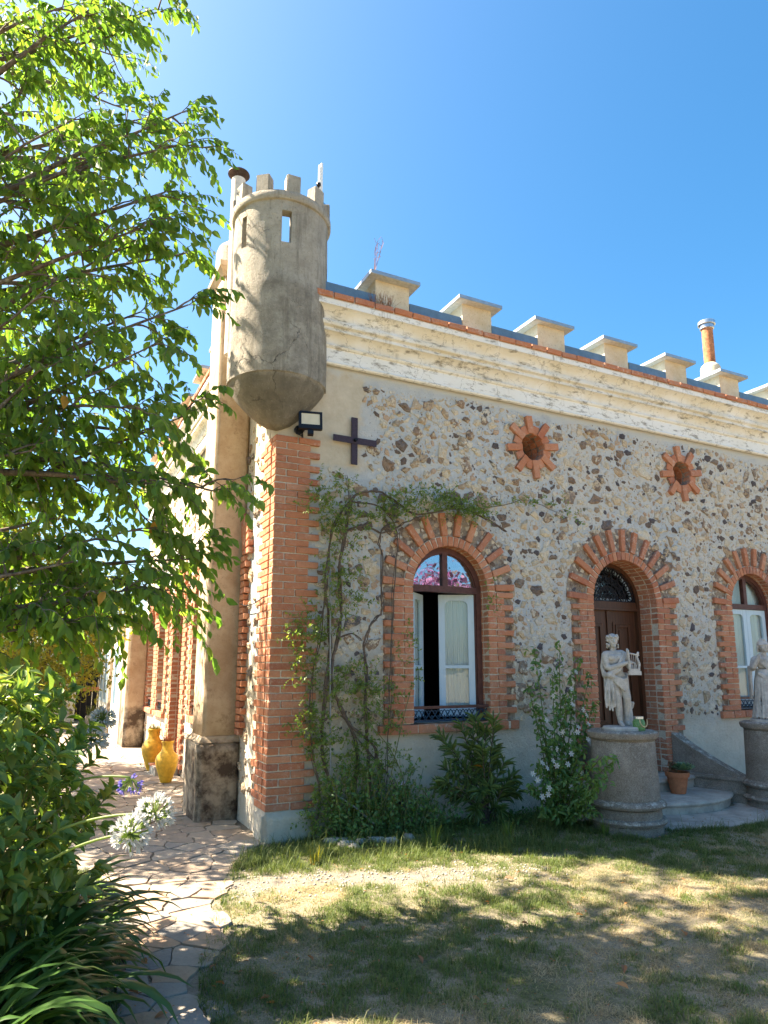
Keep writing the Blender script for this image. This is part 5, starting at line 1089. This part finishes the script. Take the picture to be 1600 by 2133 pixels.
for i in range(5):       # the rest of the crown, outside the frame on the left and above
    a_ = random.uniform(0, 2*pi); h0 = random.uniform(2.6, 7.2); R_ = random.uniform(1.3, 2.6)*(1-.05*abs(h0-5)); e = trunk_at(h0)+Vector((cos(a_)*R_, sin(a_)*R_, random.uniform(.2, 1.3))); v = e-CAM; dep = v.dot(FW)
    if dep > 0 and -80 < 800+FPX*v.dot(RT)/dep < 1700 and -150 < PY-FPX*v.dot(UP)/dep < 2200: continue
    limb(trunk_at(h0), e, .05, .3, 6, .6, .6)
for (px, py, d_) in ((300, 120, 7.2), (220, 250, 7.6), (340, 330, 7.0), (120, 150, 7.4), (60, 320, 7.8), (280, 480, 7.4), (330, 600, 7.8), (120, 380, 7.0), (350, 240, 7.6), (20, 500, 7.4), (250, 60, 6.6)):      # rear of the crown, over the corner of the house path
    e = at(px-50, py, d_); limb(trunk_at(max(2.2, min(6.8, e.z-random.uniform(1., 2.2)))), e, .045, .15, 6, .45, .6)
wood.build('trunk', 'bark', tree, smooth=True); o_ = tw.build('twigs', 'bark', tree); o_['kind'] = 'stuff'
LV.build(tree, T_OV, 'cherry_leaf', 'crown', 290, 'leaf', 'yellowing_leaf')

# a second, off-frame tree higher up on the left that dapples lawn and path
def blob_tree(name, label, loc, blobs, T, mat, n, ls, ratio, trunk_h, trunk_r, bark='bark', cat='tree', droop=.3, single=0):
    t_ = thing(name, label, cat, loc); L0 = Vector(loc); mb = MB(); mb.tube([L0+Vector((0, 0, -.1)), L0+Vector((.05, .03, trunk_h*.5)), L0+Vector((0, 0, trunk_h))], [trunk_r, trunk_r*.75, trunk_r*.4], 8); lv = Leaves()
    for (c, r_) in blobs:
        c = Vector(c); mb.tube(bez(L0+Vector((0, 0, trunk_h*.6)), (L0+Vector((0, 0, trunk_h))+c)/2, c, 5), [trunk_r*.4*(1-.15*i) for i in range(6)], 5)
    tot = sum(r_**2 for _, r_ in blobs)
    for (c, r_) in blobs:
        c = Vector(c); k = max(4, int(n*r_**2/tot/14))
        for _ in range(k):      # little clumps near the surface of each lobe
            d = rv().normalized(); p = c+Vector((d.x, d.y, d.z*.8))*r_*(.45+.55*random.random()**.5)
            for _ in range(14):
                l_ = ls*random.uniform(.7, 1.25); lv.add(p+rv(ls*1.3), d*.6+rv(.7)+Vector((0, 0, -droop)), d*.5+Vector((0, 0, .5))+rv(.5), l_, l_*ratio)
    mb.build('trunk', bark, t_, smooth=True); lv.build(t_, T, mat, 'crown', single); return t_
gold = at(60, 1300, 8.6)
blob_tree('golden_tree', 'yellow green tree glowing in the sun behind the big tree', (gold.x, gold.y, 0), [(at(20, 1300, 8.4), .6), (at(110, 1340, 8.8), .55), (at(170, 1380, 8.6), .40), (at(60, 1200, 8.7), .7), (at(150, 1260, 9.0), .55), (at(10, 1120, 8.5), .7), (at(210, 1290, 9.3), .35), (at(60, 1400, 8.2), .55), (at(130, 1420, 8.5), .35)], T_SM, 'gold_leaf', 9000, .06, .5, 1.4, .09)
cf = at(180, 1330, 26)
blob_tree('conifer', 'grey green feathery tree standing far behind the shed', (cf.x, cf.y, 0), [(at(195, 1290, 26), 1.3), (at(205, 1340, 26), 1.1), (at(190, 1240, 26.5), 1.2), (at(150, 1300, 27), 1.4), (at(215, 1380, 26), .8)], T_LAN, 'conifer_leaf', 6000, .16, .16, 3.5, .2, droop=.6)
bt = at(60, 1380, 22)
blob_tree('garden_tree', 'dark green tree at the far left end of the garden', (bt.x, bt.y, 0), [(at(20, 1330, 22), 1.6), (at(80, 1250, 22), 1.6), (at(10, 1200, 22), 1.6), (at(120, 1350, 21), 1.1), (at(60, 1420, 20), 1.0)], T_SM, 'dark_green_leaf', 5000, .16, .5, 2, .2)
# flowering tree behind the photographer, seen only in the window panes
blob_tree('pink_tree', 'pink flowering tree reflected in the fanlight of the open window', (6.4, -7.3, 0), [((5.1, -6.8, 2.7), .75), ((6.2, -7.4, 2.9), .85), ((5.75, -6.9, 3.35), .42), ((7.1, -7.0, 3.0), .75), ((6.6, -7.3, 3.7), .45), ((4.4, -7.2, 2.6), .7), ((7.4, -7.6, 3.5), .6), ((6.9, -7.0, 2.2), .9)], T_SM, 'pink_bloom', 9000, .09, .8, 2.2, .12)
sh2 = at(-260, 300, 6.8)
blob_tree('shade_tree', 'unseen broad tree left of the view that shades the path and side wall', (-4.7, 4.9, 0), [((-3.45, 5.2, 4.1), .95), ((-3.3, 4.1, 3.9), .8), ((-3.7, 6.6, 4.4), .95), ((-3.7, 3.0, 4.3), .85), ((-4.6, 4.6, 4.8), .9), ((-3.6, 2.0, 4.2), .75), ((-3.9, 7.8, 4.2), .8), ((-3.3, 5.8, 3.4), .7), ((-3.2, 7.0, 3.7), .7), ((-3.0, 3.3, 3.7), .6), ((-2.95, 2.6, 5.6), .6), ((-2.9, 2.1, 4.8), .55)], T_OV, 'cherry_leaf', 14500, .11, .5, 3.2, .16)  # out of frame; crown lobes placed for the dappled shade they cast

# ---- camellia bush on the left
cam_b = thing('camellia_bush', 'glossy broad leaved bush beside the path on the left', 'bush', (-2.5, -2.35, 0)); lv = Leaves(); wd = MB(); c0 = Vector((-2.5, -2.35, 0))
for i in range(520):
    a = random.uniform(0, 2*pi); u = random.random(); zc = .30+1.36*u; R_ = .88*sqrt(max(.05, 1-((zc-.85)/.95)**2)); q = c0+Vector((cos(a)*R_*random.uniform(.72, 1.0), sin(a)*R_*random.uniform(.72, 1.0)*1.05, zc)); d = Vector((cos(a)*.8, sin(a)*.8, .35+.7*(zc-.8)))+rv(.28); d.normalize()
    b0 = q-d*random.uniform(.22, .4); wd.tube([c0+Vector((0, 0, .1))+(b0-c0)*.25, b0, q], [.008, .006, .003], 4, False)
    for j in range(random.randint(11, 16)):
        f = random.random(); p = b0.lerp(q+d*.03, f**.7); s = rv(); s = (s-d*s.dot(d)).normalized(); l_ = random.uniform(.068, .108); lv.add(p, d*(.35+.5*f)+s*.9+Vector((0, 0, random.uniform(-.25, .2))), d+Vector((0, 0, .9))+rv(.3), l_, l_*random.uniform(.42, .52))
wd.build('stems', 'twig_green', cam_b, kind='stuff'); lv.build(cam_b, T_OV, 'camellia_leaf', 'foliage', 290, 'leaf')

# ---- agapanthus clumps with flower heads
def agapanthus(loc, label, n, Lm, dirb=None):
    t_ = thing('agapanthus', label, 'plant', loc, 'agapanthus clumps along the path'); c = Vector(loc)
    for i in range(n):
        a = random.uniform(0, 2*pi) if dirb is None or random.random() < .45 else random.gauss(dirb, .75); L = Lm*random.uniform(.65, 1.12); el0 = radians(random.uniform(38, 84)); w_ = random.uniform(.034, .052); p = c+Vector((cos(a), sin(a), 0))*random.uniform(.02, .16); dr = random.uniform(1.3, 2.5); vs = []; k = 9; pos = p.copy(); tw_ = random.gauss(0, .25)
        for j in range(k+1):
            f = j/k; el = el0-dr*f*f-.25*f; d = Vector((cos(a)*cos(el), sin(a)*cos(el), sin(el))); sd = Vector((-sin(a), cos(a), 0)); up = sd.cross(d)*-1 if False else d.cross(sd); sd = (sd*cos(tw_*f)+up*sin(tw_*f)); hw = w_/2*(1 if f < .75 else max(.02, 1-((f-.75)/.25)**1.6)); vs += [pos-sd*hw-up*hw*.28, pos.copy(), pos+sd*hw-up*hw*.28]; pos = pos+d*(L/k)
            if pos.z < .015: pos.z = .015
        mb = MB(); mb.add(vs, [(j*3+q, j*3+q+1, j*3+q+4, j*3+q+3) for j in range(k) for q in (0, 1)]); mb.build('leaf', 'strap_leaf', t_, smooth=True)
    return t_
ag1 = agapanthus((-2.30, -3.45, 0), 'agapanthus clump with long dark strap leaves nearest the camera', 95, .80, 0.0)
ag2 = agapanthus((-2.10, -2.85, 0), 'agapanthus clump under the glossy bush beside the path', 115, .82, -.2)
ag3 = agapanthus((-2.0, -2.15, 0), 'agapanthus clump farthest along the path edge', 90, .80, -.3)
def umbel(parent, base, c, R, mat, droop=.0, nf=95):
    fh = group_node('flower_head', parent); mb = MB(); mb.tube(bez(base, base.lerp(c, .5)+Vector((0, 0, .05)), c, 8), [.006]*9, 6); mb.build('stem', 'pedicel_green', fh, smooth=True); pd = MB(); lv = Leaves()
    for i in range(nf):
        d = rv().normalized()
        if d.z < -.5: d.z *= .3; d.normalize()
        tip = c+d*R*random.uniform(.52, .72)+Vector((0, 0, -droop*R)); pd.tube([c, tip], [.0018, .0022], 3, False)
        dn = (d+Vector((0, 0, -droop))).normalized(); pd.tube([tip, tip+dn*R*.17], [.003, .0055], 4, False)
        for k in range(6):
            s = rv(); s = (s-dn*s.dot(dn)).normalized(); lv.add(tip+dn*R*.12, dn*1.0+s*.65, s, R*random.uniform(.30, .42), R*.12)
    pd.build('pedicels', 'pedicel_green', fh, kind='stuff'); lv.build(fh, T_SM, mat, 'florets'); return fh
umbel(ag1, at(120, 1730, 3.6), at(322, 1697, 3.35), .086, 'white_petal'); umbel(ag1, at(90, 1800, 3.5), at(272, 1737, 3.25), .082, 'white_petal')
umbel(ag2, at(120, 1640, 3.9), at(273, 1620, 3.7), .062, 'blue_petal', .6, 34); umbel(ag3, at(100, 1620, 4.4), at(192, 1542, 4.6), .095, 'white_petal'); umbel(ag3, at(120, 1560, 4.8), at(215, 1500, 5.0), .085, 'white_petal')

# ---- climber on the front wall
vine = thing('climbing_jasmine', 'sparse climbing jasmine with bare twisted stems on the wall beside the open window', 'climber', (.95, -.12, 0)); vs_ = MB(); lv = Leaves()
def vp(L, o=.06): return [fr(x, y, -o-.02*sin(x*.05+y*.03)) for x, y in L]
def smooth_path(p, n=6):
    out = []; k = len(p)
    for i in range(k-1):
        a, b, c, d = p[max(0, i-1)], p[i], p[i+1], p[min(k-1, i+2)]
        for j in range(n): t_ = j/n; out.append(.5*((2*b)+(c-a)*t_+(2*a-5*b+4*c-d)*t_*t_+(3*b-a-3*c+d)*t_**3))
    return out+[p[-1]]
ST = [([(700, 1740), (690, 1640), (672, 1560), (676, 1440), (690, 1330), (678, 1220), (690, 1120), (715, 1060)], .016), ([(735, 1740), (740, 1640), (745, 1560), (712, 1480), (690, 1420), (700, 1340), (712, 1270), (708, 1180), (722, 1090), (735, 1045)], .019),
      ([(775, 1740), (790, 1640), (782, 1560), (745, 1525), (715, 1490)], .017), ([(760, 1740), (770, 1660), (768, 1580), (760, 1480), (765, 1400), (758, 1340), (775, 1300), (795, 1275), (795, 1240), (798, 1160), (788, 1130), (800, 1100), (830, 1085)], .014),
      ([(715, 1060), (745, 1030), (790, 1025), (830, 1050), (870, 1072), (930, 1062), (975, 1062), (1020, 1085), (1052, 1108)], .014), ([(722, 1105), (760, 1095), (800, 1110), (840, 1090), (880, 1075)], .011), ([(735, 1045), (790, 1055), (815, 1080), (828, 1120), (822, 1220), (812, 1400), (808, 1560), (805, 1680)], .009),
      ([(655, 1740), (665, 1650), (650, 1560), (645, 1440), (668, 1330), (676, 1230)], .010), ([(720, 1500), (745, 1540), (790, 1590), (820, 1640), (840, 1700)], .009), ([(700, 1330), (735, 1320), (755, 1335)], .009), ([(728, 1060), (726, 1020), (724, 990)], .006), ([(980, 1062), (1060, 1050), (1100, 1042), (1180, 1078)], .004)]
for (L, r_) in ST:
    p = smooth_path(vp(L, .07)); p = [q+rv(.004) for q in p]; vs_.tube(p, [r_*(1-.45*i/len(p)) for i in range(len(p))], 6)
    if random.random() < .9: p2 = [q+Vector((.02*sin(i*.45), -.015*cos(i*.4), 0)) for i, q in enumerate(p)]; vs_.tube(p2, r_*.45, 5)
vs_.build('stems', 'vine_bark', vine, smooth=True)
BL = [(690, 1050, 55, 60, 300), (720, 1085, 40, 40, 120), (880, 1045, 90, 26, 420), (960, 1055, 60, 22, 200), (1010, 1062, 35, 20, 80), (800, 1070, 45, 30, 130), (1120, 1045, 60, 14, 60), (1180, 1075, 40, 8, 25), (715, 1180, 40, 60, 170), (680, 1280, 35, 60, 130), (635, 1330, 42, 55, 220), (745, 1230, 35, 30, 60), (640, 1400, 30, 45, 100), (735, 1420, 55, 40, 260), (790, 1470, 45, 60, 170), (650, 1510, 45, 40, 220), (690, 1580, 50, 60, 220), (770, 1560, 50, 60, 200), (740, 1650, 70, 60, 380), (820, 1620, 45, 60, 150), (680, 1690, 45, 45, 250), (800, 1700, 60, 40, 320), (860, 1690, 40, 40, 150), (845, 1400, 25, 50, 30), (1020, 1260, 12, 90, 35), (860, 1330, 25, 60, 30), (755, 1700, 60, 40, 250)]
shoots = MB()
for (x, y, rx, ry, n) in BL:
    for _ in range(max(1, n//4)):
        a = random.uniform(0, 2*pi); q = sqrt(random.random()); p = fr(x+rx*q*cos(a), y+ry*q*sin(a), -random.uniform(.03, .20)); d = Vector((random.gauss(0, .7), random.gauss(-.35, .4), random.gauss(.1, .6))).normalized(); L = random.uniform(.07, .20); e = p+d*L+Vector((0, 0, -.02)); shoots.tube([p, e], [.002, .001], 3, False)
        for i in range(9):
            f = i/8; s = rv(); s = (s-d*s.dot(d)).normalized(); l_ = random.uniform(.026, .05); lv.add(p.lerp(e, f), d*.5+s, Vector((0, -.6, .6))+rv(.4), l_, l_*.5)
shoots.build('shoots', 'twig_green', vine, kind='stuff'); lv.build(vine, T_SM, 'jasmine_leaf', 'foliage')
# darker broad leaved undergrowth at the foot
ug = thing('rose_scrub', 'low leafy rose scrub at the foot of the climber', 'bush', (1.2, -.25, 0)); lv = Leaves(); sh = MB()
for _ in range(120):
    b0 = Vector((random.uniform(.58, 1.9), random.uniform(-.40, -.08), 0)); h_ = random.uniform(.15, .75)*(1 if b0.x < 1.5 else .7); e = b0+Vector((random.gauss(0, .12), random.gauss(-.05, .05), h_)); sh.tube(bez(b0, b0+Vector((0, 0, h_*.6)), e, 4), .003, 3, False)
    for j in range(12):
        f = random.uniform(.25, 1); l_ = random.uniform(.025, .05); lv.add(b0.lerp(e, f)+rv(.02), rv()+Vector((0, -.3, 0)), Vector((0, -.5, .8))+rv(.4), l_, l_*.68)
sh.build('stems', 'twig_green', ug, kind='stuff'); lv.build(ug, T_OV, 'white_shrub_leaf', 'foliage')
for (x0, y0, x1, y1, bx) in ((845, 1720, 770, 1510, 40), (800, 1690, 855, 1440, -10)):
    a, b = fr(x0, y0, -.25), fr(x1, y1, -.12); mb = MB(); mb.tube(bez(a, a.lerp(b, .5)+Vector((bx*.006, -.1, .1)), b, 10), .005, 5); mb.build('cane', 'twig_green', ug)

# ---- oleander
ol = thing('oleander', 'young oleander bush with narrow leaves below the open window', 'bush', (2.35, -.30, 0)); lv = Leaves(); wd = MB(); b0 = Vector((2.35, -.30, 0))
tips = [fr(x, y, -random.uniform(.25, .5)) for x, y in ((915, 1530), (940, 1560), (960, 1510), (990, 1500), (1010, 1520), (1030, 1560), (1050, 1590), (1060, 1640), (1070, 1620), (930, 1630), (915, 1640), (945, 1660), (1000, 1600), (980, 1560), (1020, 1640), (1040, 1690), (990, 1690), (960, 1600), (1005, 1560), (1075, 1650), (925, 1600), (1000, 1650), (1030, 1500), (985, 1530))]
for tp in tips:
    p = bez(b0+Vector((random.uniform(-.08, .08), random.uniform(-.06, .06), -.02)), b0.lerp(tp, .45)+Vector((0, 0, .18)), tp, 8); wd.tube(p, [.008*(1-.07*i) for i in range(9)], 5, False)
    for k in range(46):
        f = 1-.6*random.random()**1.4; i = min(7, int(f*8)); q = p[i].lerp(p[i+1], f*8-i); t_ = (p[i+1]-p[i]).normalized(); s = rv(); s = (s-t_*s.dot(t_)).normalized(); l_ = random.uniform(.11, .18); lv.add(q, t_*.75+s*.8+Vector((0, 0, random.uniform(-.3, .25))), Vector((0, -.3, 1))+rv(.35), l_, l_*.105)
wd.build('stems', 'vine_bark', ol, smooth=True); lv.build(ol, T_LAN, 'oleander_leaf', 'foliage', 260, 'leaf', 'yellowing_leaf')

# ---- white flowering shrub by the pedestal
ws = thing('white_flowering_shrub', 'dark green shrub with white star flowers beside the left pedestal', 'shrub', (3.0, -.75, 0)); lv = Leaves(); wd = MB(); b0 = Vector((2.98, -.70, 0))
for (x, y, o_) in ((1112, 1350, .45), (1165, 1335, .45), (1205, 1370, .5), (1100, 1430, .5), (1230, 1400, .55), (1150, 1400, .6), (1180, 1450, .7), (1120, 1480, .55), (1215, 1480, .75), (1240, 1460, .75), (1150, 1530, .75), (1195, 1540, .85), (1120, 1590, .8), (1105, 1640, .8), (1145, 1640, .9), (1185, 1620, .95), (1225, 1590, 1.2), (1255, 1575, 1.5), (1285, 1580, 1.55), (1265, 1620, 1.55), (1205, 1680, 1.05), (1160, 1690, .95), (1235, 1655, 1.3), (1190, 1700, 1.0), (1135, 1560, .7), (1170, 1580, .9), (1210, 1560, 1.0), (1245, 1690, 1.3), (1160, 1480, .65), (1190, 1400, .55), (1130, 1690, .9)):
    tp = fr(x, y, -o_); p = bez(b0+rv(.05)*Vector((1, 1, 0)).length if False else b0+Vector((random.uniform(-.08, .08), random.uniform(-.08, .08), 0)), b0.lerp(tp, .5)+Vector((0, -.02, .12)), tp, 8); wd.tube(p, [.009*(1-.08*i) for i in range(9)], 5, False)
    for k in range(70):
        f = 1-.7*random.random()**1.2; i = min(7, int(f*8)); q = p[i].lerp(p[i+1], f*8-i)+rv(.025); s = rv(); l_ = random.uniform(.045, .085); lv.add(q, s+Vector((0, -.25, -.35)), Vector((0, -.45, .9))+rv(.4), l_, l_*.46)
wd.build('stems', 'twig_green', ws, smooth=True, kind='stuff'); lv.build(ws, T_OV, 'white_shrub_leaf', 'foliage', 250, 'leaf')
FM = MB()
for k in range(6):
    a = 2*pi*k/6; d = Vector((cos(a), sin(a), 0)); s = Vector((-sin(a), cos(a), 0)); FM.add([(0, 0, 0), d*.55-s*.22+Vector((0, 0, .12)), d*1.0+Vector((0, 0, .05)), d*.55+s*.22+Vector((0, 0, .12))], [(0, 1, 2, 3)])
FM.tube([(0, 0, 0), (0, 0, .25)], [.08, .04], 5); fme = FM.mesh('flower', M['white_petal'])
for (x, y, o_) in ((1178, 1405, .62), (1152, 1450, .70), (1190, 1435, .72), (1193, 1468, .8), (1130, 1590, .9), (1140, 1600, .92), (1160, 1595, .95), (1152, 1585, .92), (1120, 1625, .9), (1144, 1642, .98), (1142, 1655, 1.0), (1203, 1525, .95), (1190, 1570, .98), (1226, 1508, .95), (1222, 1490, .9), (1183, 1592, 1.0), (1110, 1612, .88), (1215, 1478, .85), (1205, 1515, .92), (1225, 1540, 1.0), (1158, 1402, .62), (1128, 1395, .6), (1200, 1400, .66), (1138, 1500, .7), (1172, 1525, .85), (1160, 1560, .9), (1212, 1610, 1.1), (1190, 1640, 1.0), (1130, 1660, .95)):
    q = fr(x, y, -o_-.04); m = Matrix.Translation(q) @ (Vector((random.gauss(0, .35), -1, random.gauss(.35, .3))).to_track_quat('Z', 'Y').to_matrix().to_4x4()) @ Matrix.Diagonal((.036, .036, .036, 1)); link('flower', fme, ws, m)

# tiny weed on the first merlon, herbs along the wall
wd_ = thing('parapet_weed', 'dry wispy weed growing on the first merlon', 'weed', (1.22, -.05, 6.17)); mb = MB(); b0 = fr(779, 571, -.1)
for k in range(5):
    e = fr(785+random.uniform(-12, 16), 503+random.uniform(-6, 18), -.1+random.uniform(-.05, .05)); p = bez(b0, b0.lerp(e, .5)+rv(.02), e, 6); mb.tube(p, .0025, 3)
    for j in range(4): q = p[3+j % 4]; mb.tube([q, q+rv(.03)+Vector((0, 0, .03))], .0018, 3)
mb.build('stalks', 'dead_leaf', wd_, kind='stuff')
mb = MB()
for _ in range(90): u = random.uniform(1.35, 1.62); p = Vector((u-.32, -.16, 5.74)); mb.tube([p, p+Vector((random.gauss(0, .05), -random.uniform(0, .06), random.uniform(.05, .2)))], .0015, 3, False)
mb.build('dry_tuft', 'dead_leaf', wd_, kind='stuff')

# ---------------------------------------------------------------- grass
def blades(n, x0, x1, y0, y1, hmin, hmax, wmul, dens, seed):
    r = np.random.default_rng(seed); x = r.uniform(x0, x1, n); y = r.uniform(y0, y1, n)
    # far and out-of-frame areas thin out
    v = np.stack([x, y, np.zeros(n)], -1)-np.array(CAM); dep = v @ np.array(FW); px = 800+FPX*(v @ np.array(RT))/dep; py = PY-FPX*(v @ np.array(UP))/dep
    keep = (dep > .5) & (px > -250) & (px < 1850) & (py < 2450) & ~(on_path(x, y) & on_path(x+.07, y) & on_path(x-.05, y)) & (y < -.0) & ~((x < .5) & (y > -.04))
    keep &= r.random(n) < dens(x, y)
    for c in (PC1, PC2): keep &= np.hypot(x-c.x, y-c.y) > .38
    keep &= ~((np.hypot((x-DX)/1.62, (y+.3)/1.30) < 1))
    return x[keep], y[keep], r
def green_mask(x, y):
    g = fbm(x*.9+3, y*1.3, 21)*.75+fbm(x*4, y*4, 31)*.4
    near_wall = np.clip((y+1.35+.25*np.maximum(0, x)*.4)/.5, 0, 1); g = g+near_wall*.45-np.clip((x-1.2)/3.5, 0, 1)*np.clip((-1.7-y)/1., 0, 1)*.18
    return g
def grass(name, n, dens, hm, hx, wd2, seed, box, dryb):
    x, y, r = blades(n, *box, hm, hx, 1, dens, seed); k = len(x); g = green_mask(x, y); dry = np.clip((dryb-g-.5*(fbm(x*5, y*5, 71)-.5))*6+r.normal(0, .3, k)+.5, 0, 1)
    h_ = (hm+(hx-hm)*r.random(k)**1.7)*(.45+.9*np.clip(g, 0, 1))*(.6+1.1*np.clip((fbm(x*7, y*7, 61)-.38)*3, 0, 1)); a = r.uniform(0, 2*pi, k); lean = np.where(dry > .5, r.uniform(1.0, 2.8, k), r.uniform(.4, 1.9, k)); dx, dy = np.cos(a), np.sin(a); w_ = wd2*r.uniform(.6, 1.3, k)
    z0 = (fbm(x*1.3, y*1.3, 3)-.5)*.05+(fbm(x*7, y*7, 4)-.5)*.015+.008; z0 = np.where(y > -.3, -.012, z0)
    sx, sy = -dy*w_/2, dx*w_/2; vl = h_/np.sqrt(1+lean**2*.35)
    p0 = np.stack([x-sx, y-sy, z0], -1); p1 = np.stack([x+sx, y+sy, z0], -1); m_ = np.stack([x+dx*h_*lean*.22, y+dy*h_*lean*.22, z0+vl*.58], -1); q = np.stack([sx*.75, sy*.75, sx*0], -1); tp = np.stack([x+dx*h_*lean*.55, y+dy*h_*lean*.55, z0+vl*(1-.22*lean)], -1); tp[:, 2] = np.maximum(tp[:, 2], z0+.004)
    co = np.stack([p0, p1, m_+q, m_-q, tp], 1).reshape(-1, 3); return raw_mesh(name, co, [(0, 1, 2, 3), (3, 2, 4)], 5, k, r.random(k), M['grass'], {'dry': dry})
lawn_d = lambda x, y: np.clip((1-.93*bare_mask(x, y))*(.35+.8*fbm(x*2.2, y*2.2, 41))*np.clip((fbm(x*7, y*7, 61)-.22)*4.5, .5, 1.3), 0, 1)
g1 = link('lawn_grass', grass('lawn_grass', 1150000, lawn_d, .012, .055, .0038, 5, (-3.6, 9., -5.2, -.02), .40)); g1['kind'] = 'stuff'; tag(g1, 'patchy half dry lawn grass in front of the house', 'grass')
g2 = link('tall_grass', grass('tall_grass', 60000, lambda x, y: np.clip((1-bare_mask(x, y))*np.where(y > -1.1-.12*np.maximum(x, 0), .9, .05+.3*(fbm(x*3, y*3, 51) > .68)), 0, 1), .04, .15, .004, 6, (-1.2, 8.5, -5, -.02), .45)); g2['kind'] = 'stuff'; tag(g2, 'taller green grass along the foot of the house wall', 'grass')
# broad herbs hiding the foot of the wall and the edge of the path under the bush
hb = Leaves()
for _ in range(2600):
    if random.random() < .45: x, y = random.uniform(.55, 3.3), -abs(random.gauss(.0, .28))-.03
    else: y = random.uniform(-4.2, -.6); x = edge_x(PL, y)-abs(random.gauss(.05, .22))
    l_ = random.uniform(.02, .05); hb.add((x, y, random.uniform(.0, .07)), rv()+Vector((0, 0, .3)), Vector((0, 0, 1))+rv(.3), l_, l_*.65)
o_ = hb.build(None, T_OV, 'white_shrub_leaf', 'ground_herbs'); tag(o_, 'small leafy ground cover along the wall foot and path edge', 'ground cover')
# single tufts and fallen leaves
tuft = None
for i, (px, py, s_, lab) in enumerate(((905, 1768, 1.0, 'bright tall grass tuft catching the sun before the climber'), (655, 1805, .7, 'lone dry grass tuft on the trodden soil'), (1060, 1745, .8, 'dark grass tuft growing below the oleander'), (1260, 1740, .8, 'grass tuft at the foot of the left pedestal'))):
    p = gd(px, py, 0); t_ = thing('grass_tuft', lab, 'grass tuft', (p.x, p.y, 0), 'taller grass tufts'); mb = MB()
    for _ in range(46):
        a = random.uniform(0, 2*pi); h_ = random.uniform(.12, .28)*s_; w_ = .003; b_ = p+Vector((cos(a), sin(a), 0))*random.uniform(0, .05); d = Vector((cos(a), sin(a), 0)); sd = Vector((-sin(a), cos(a), 0))*w_; l_ = random.uniform(.1, .5)*h_
        mb.add([b_-sd, b_+sd, b_+d*l_*.35+sd*.8+Vector((0, 0, h_*.6)), b_+d*l_*.35-sd*.8+Vector((0, 0, h_*.6)), b_+d*l_+Vector((0, 0, h_))], [(0, 1, 2, 3), (3, 2, 4)])
    mb.build('blades', 'jasmine_leaf' if i != 1 else 'gold_leaf', t_, kind='stuff')
dl = bpy.data.meshes.new('fallen_leaf'); dl.from_pydata([tuple(q) for q in T_OV[0]], [], T_OV[1]); dl.materials.append(M['dead_leaf'])
for (px, py) in ((245, 2080), (288, 2070), (448, 2047), (300, 1995), (450, 2010), (555, 2090), (565, 2078), (1085, 1922), (1300, 2010), (870, 1990), (1200, 1905), (640, 1990), (1310, 2060), (1050, 1830), (760, 1930), (1420, 1940), (980, 2080), (350, 2110)):
    p = gd(px, py, .03); l_ = random.uniform(.05, .08); m = Matrix.Translation(p) @ Euler((random.uniform(-.3, .3), random.uniform(-.5, .5), random.uniform(0, 6.28))).to_matrix().to_4x4() @ Matrix.Diagonal((l_*.5, l_, l_, 1)); tag(link('fallen_leaf', dl, None, m), 'curled brown fallen leaf lying on the lawn or paving', 'leaf', 'fallen leaves')
lt = Leaves()
for _ in range(900):
    x, y = random.uniform(-1.6, 6.5), random.uniform(-4.4, -.4); l_ = random.uniform(.012, .035); lt.add((x, y, max(.022, ground_z(x, y)+.02)), rv()*Vector((1, 1, .15)) if False else Vector((random.gauss(0, 1), random.gauss(0, 1), random.gauss(0, .15))), Vector((0, 0, 1))+rv(.3), l_, l_*random.uniform(.15, .5))
o_ = lt.build(None, T_SM, 'dead_leaf', 'leaf_litter'); tag(o_, 'tiny brown leaf litter scattered over lawn and path', 'litter')
# pebbles on the trodden soil
pbm = MB()
for _ in range(700):
    x = random.uniform(-.7, 1.9); y = -1.28-.30*x+random.gauss(0, .22)
    if bool(on_path(np.array(x), np.array(y))): continue
    q = random.uniform(.004, .014); pbm.ball((x, y, ground_z(x, y)+q*.2), q, (1, random.uniform(.6, 1), .6), 6, 4)
o_ = pbm.build('pebbles', 'step', kind='stuff'); tag(o_, 'small pebbles strewn over the trodden soil', 'gravel')
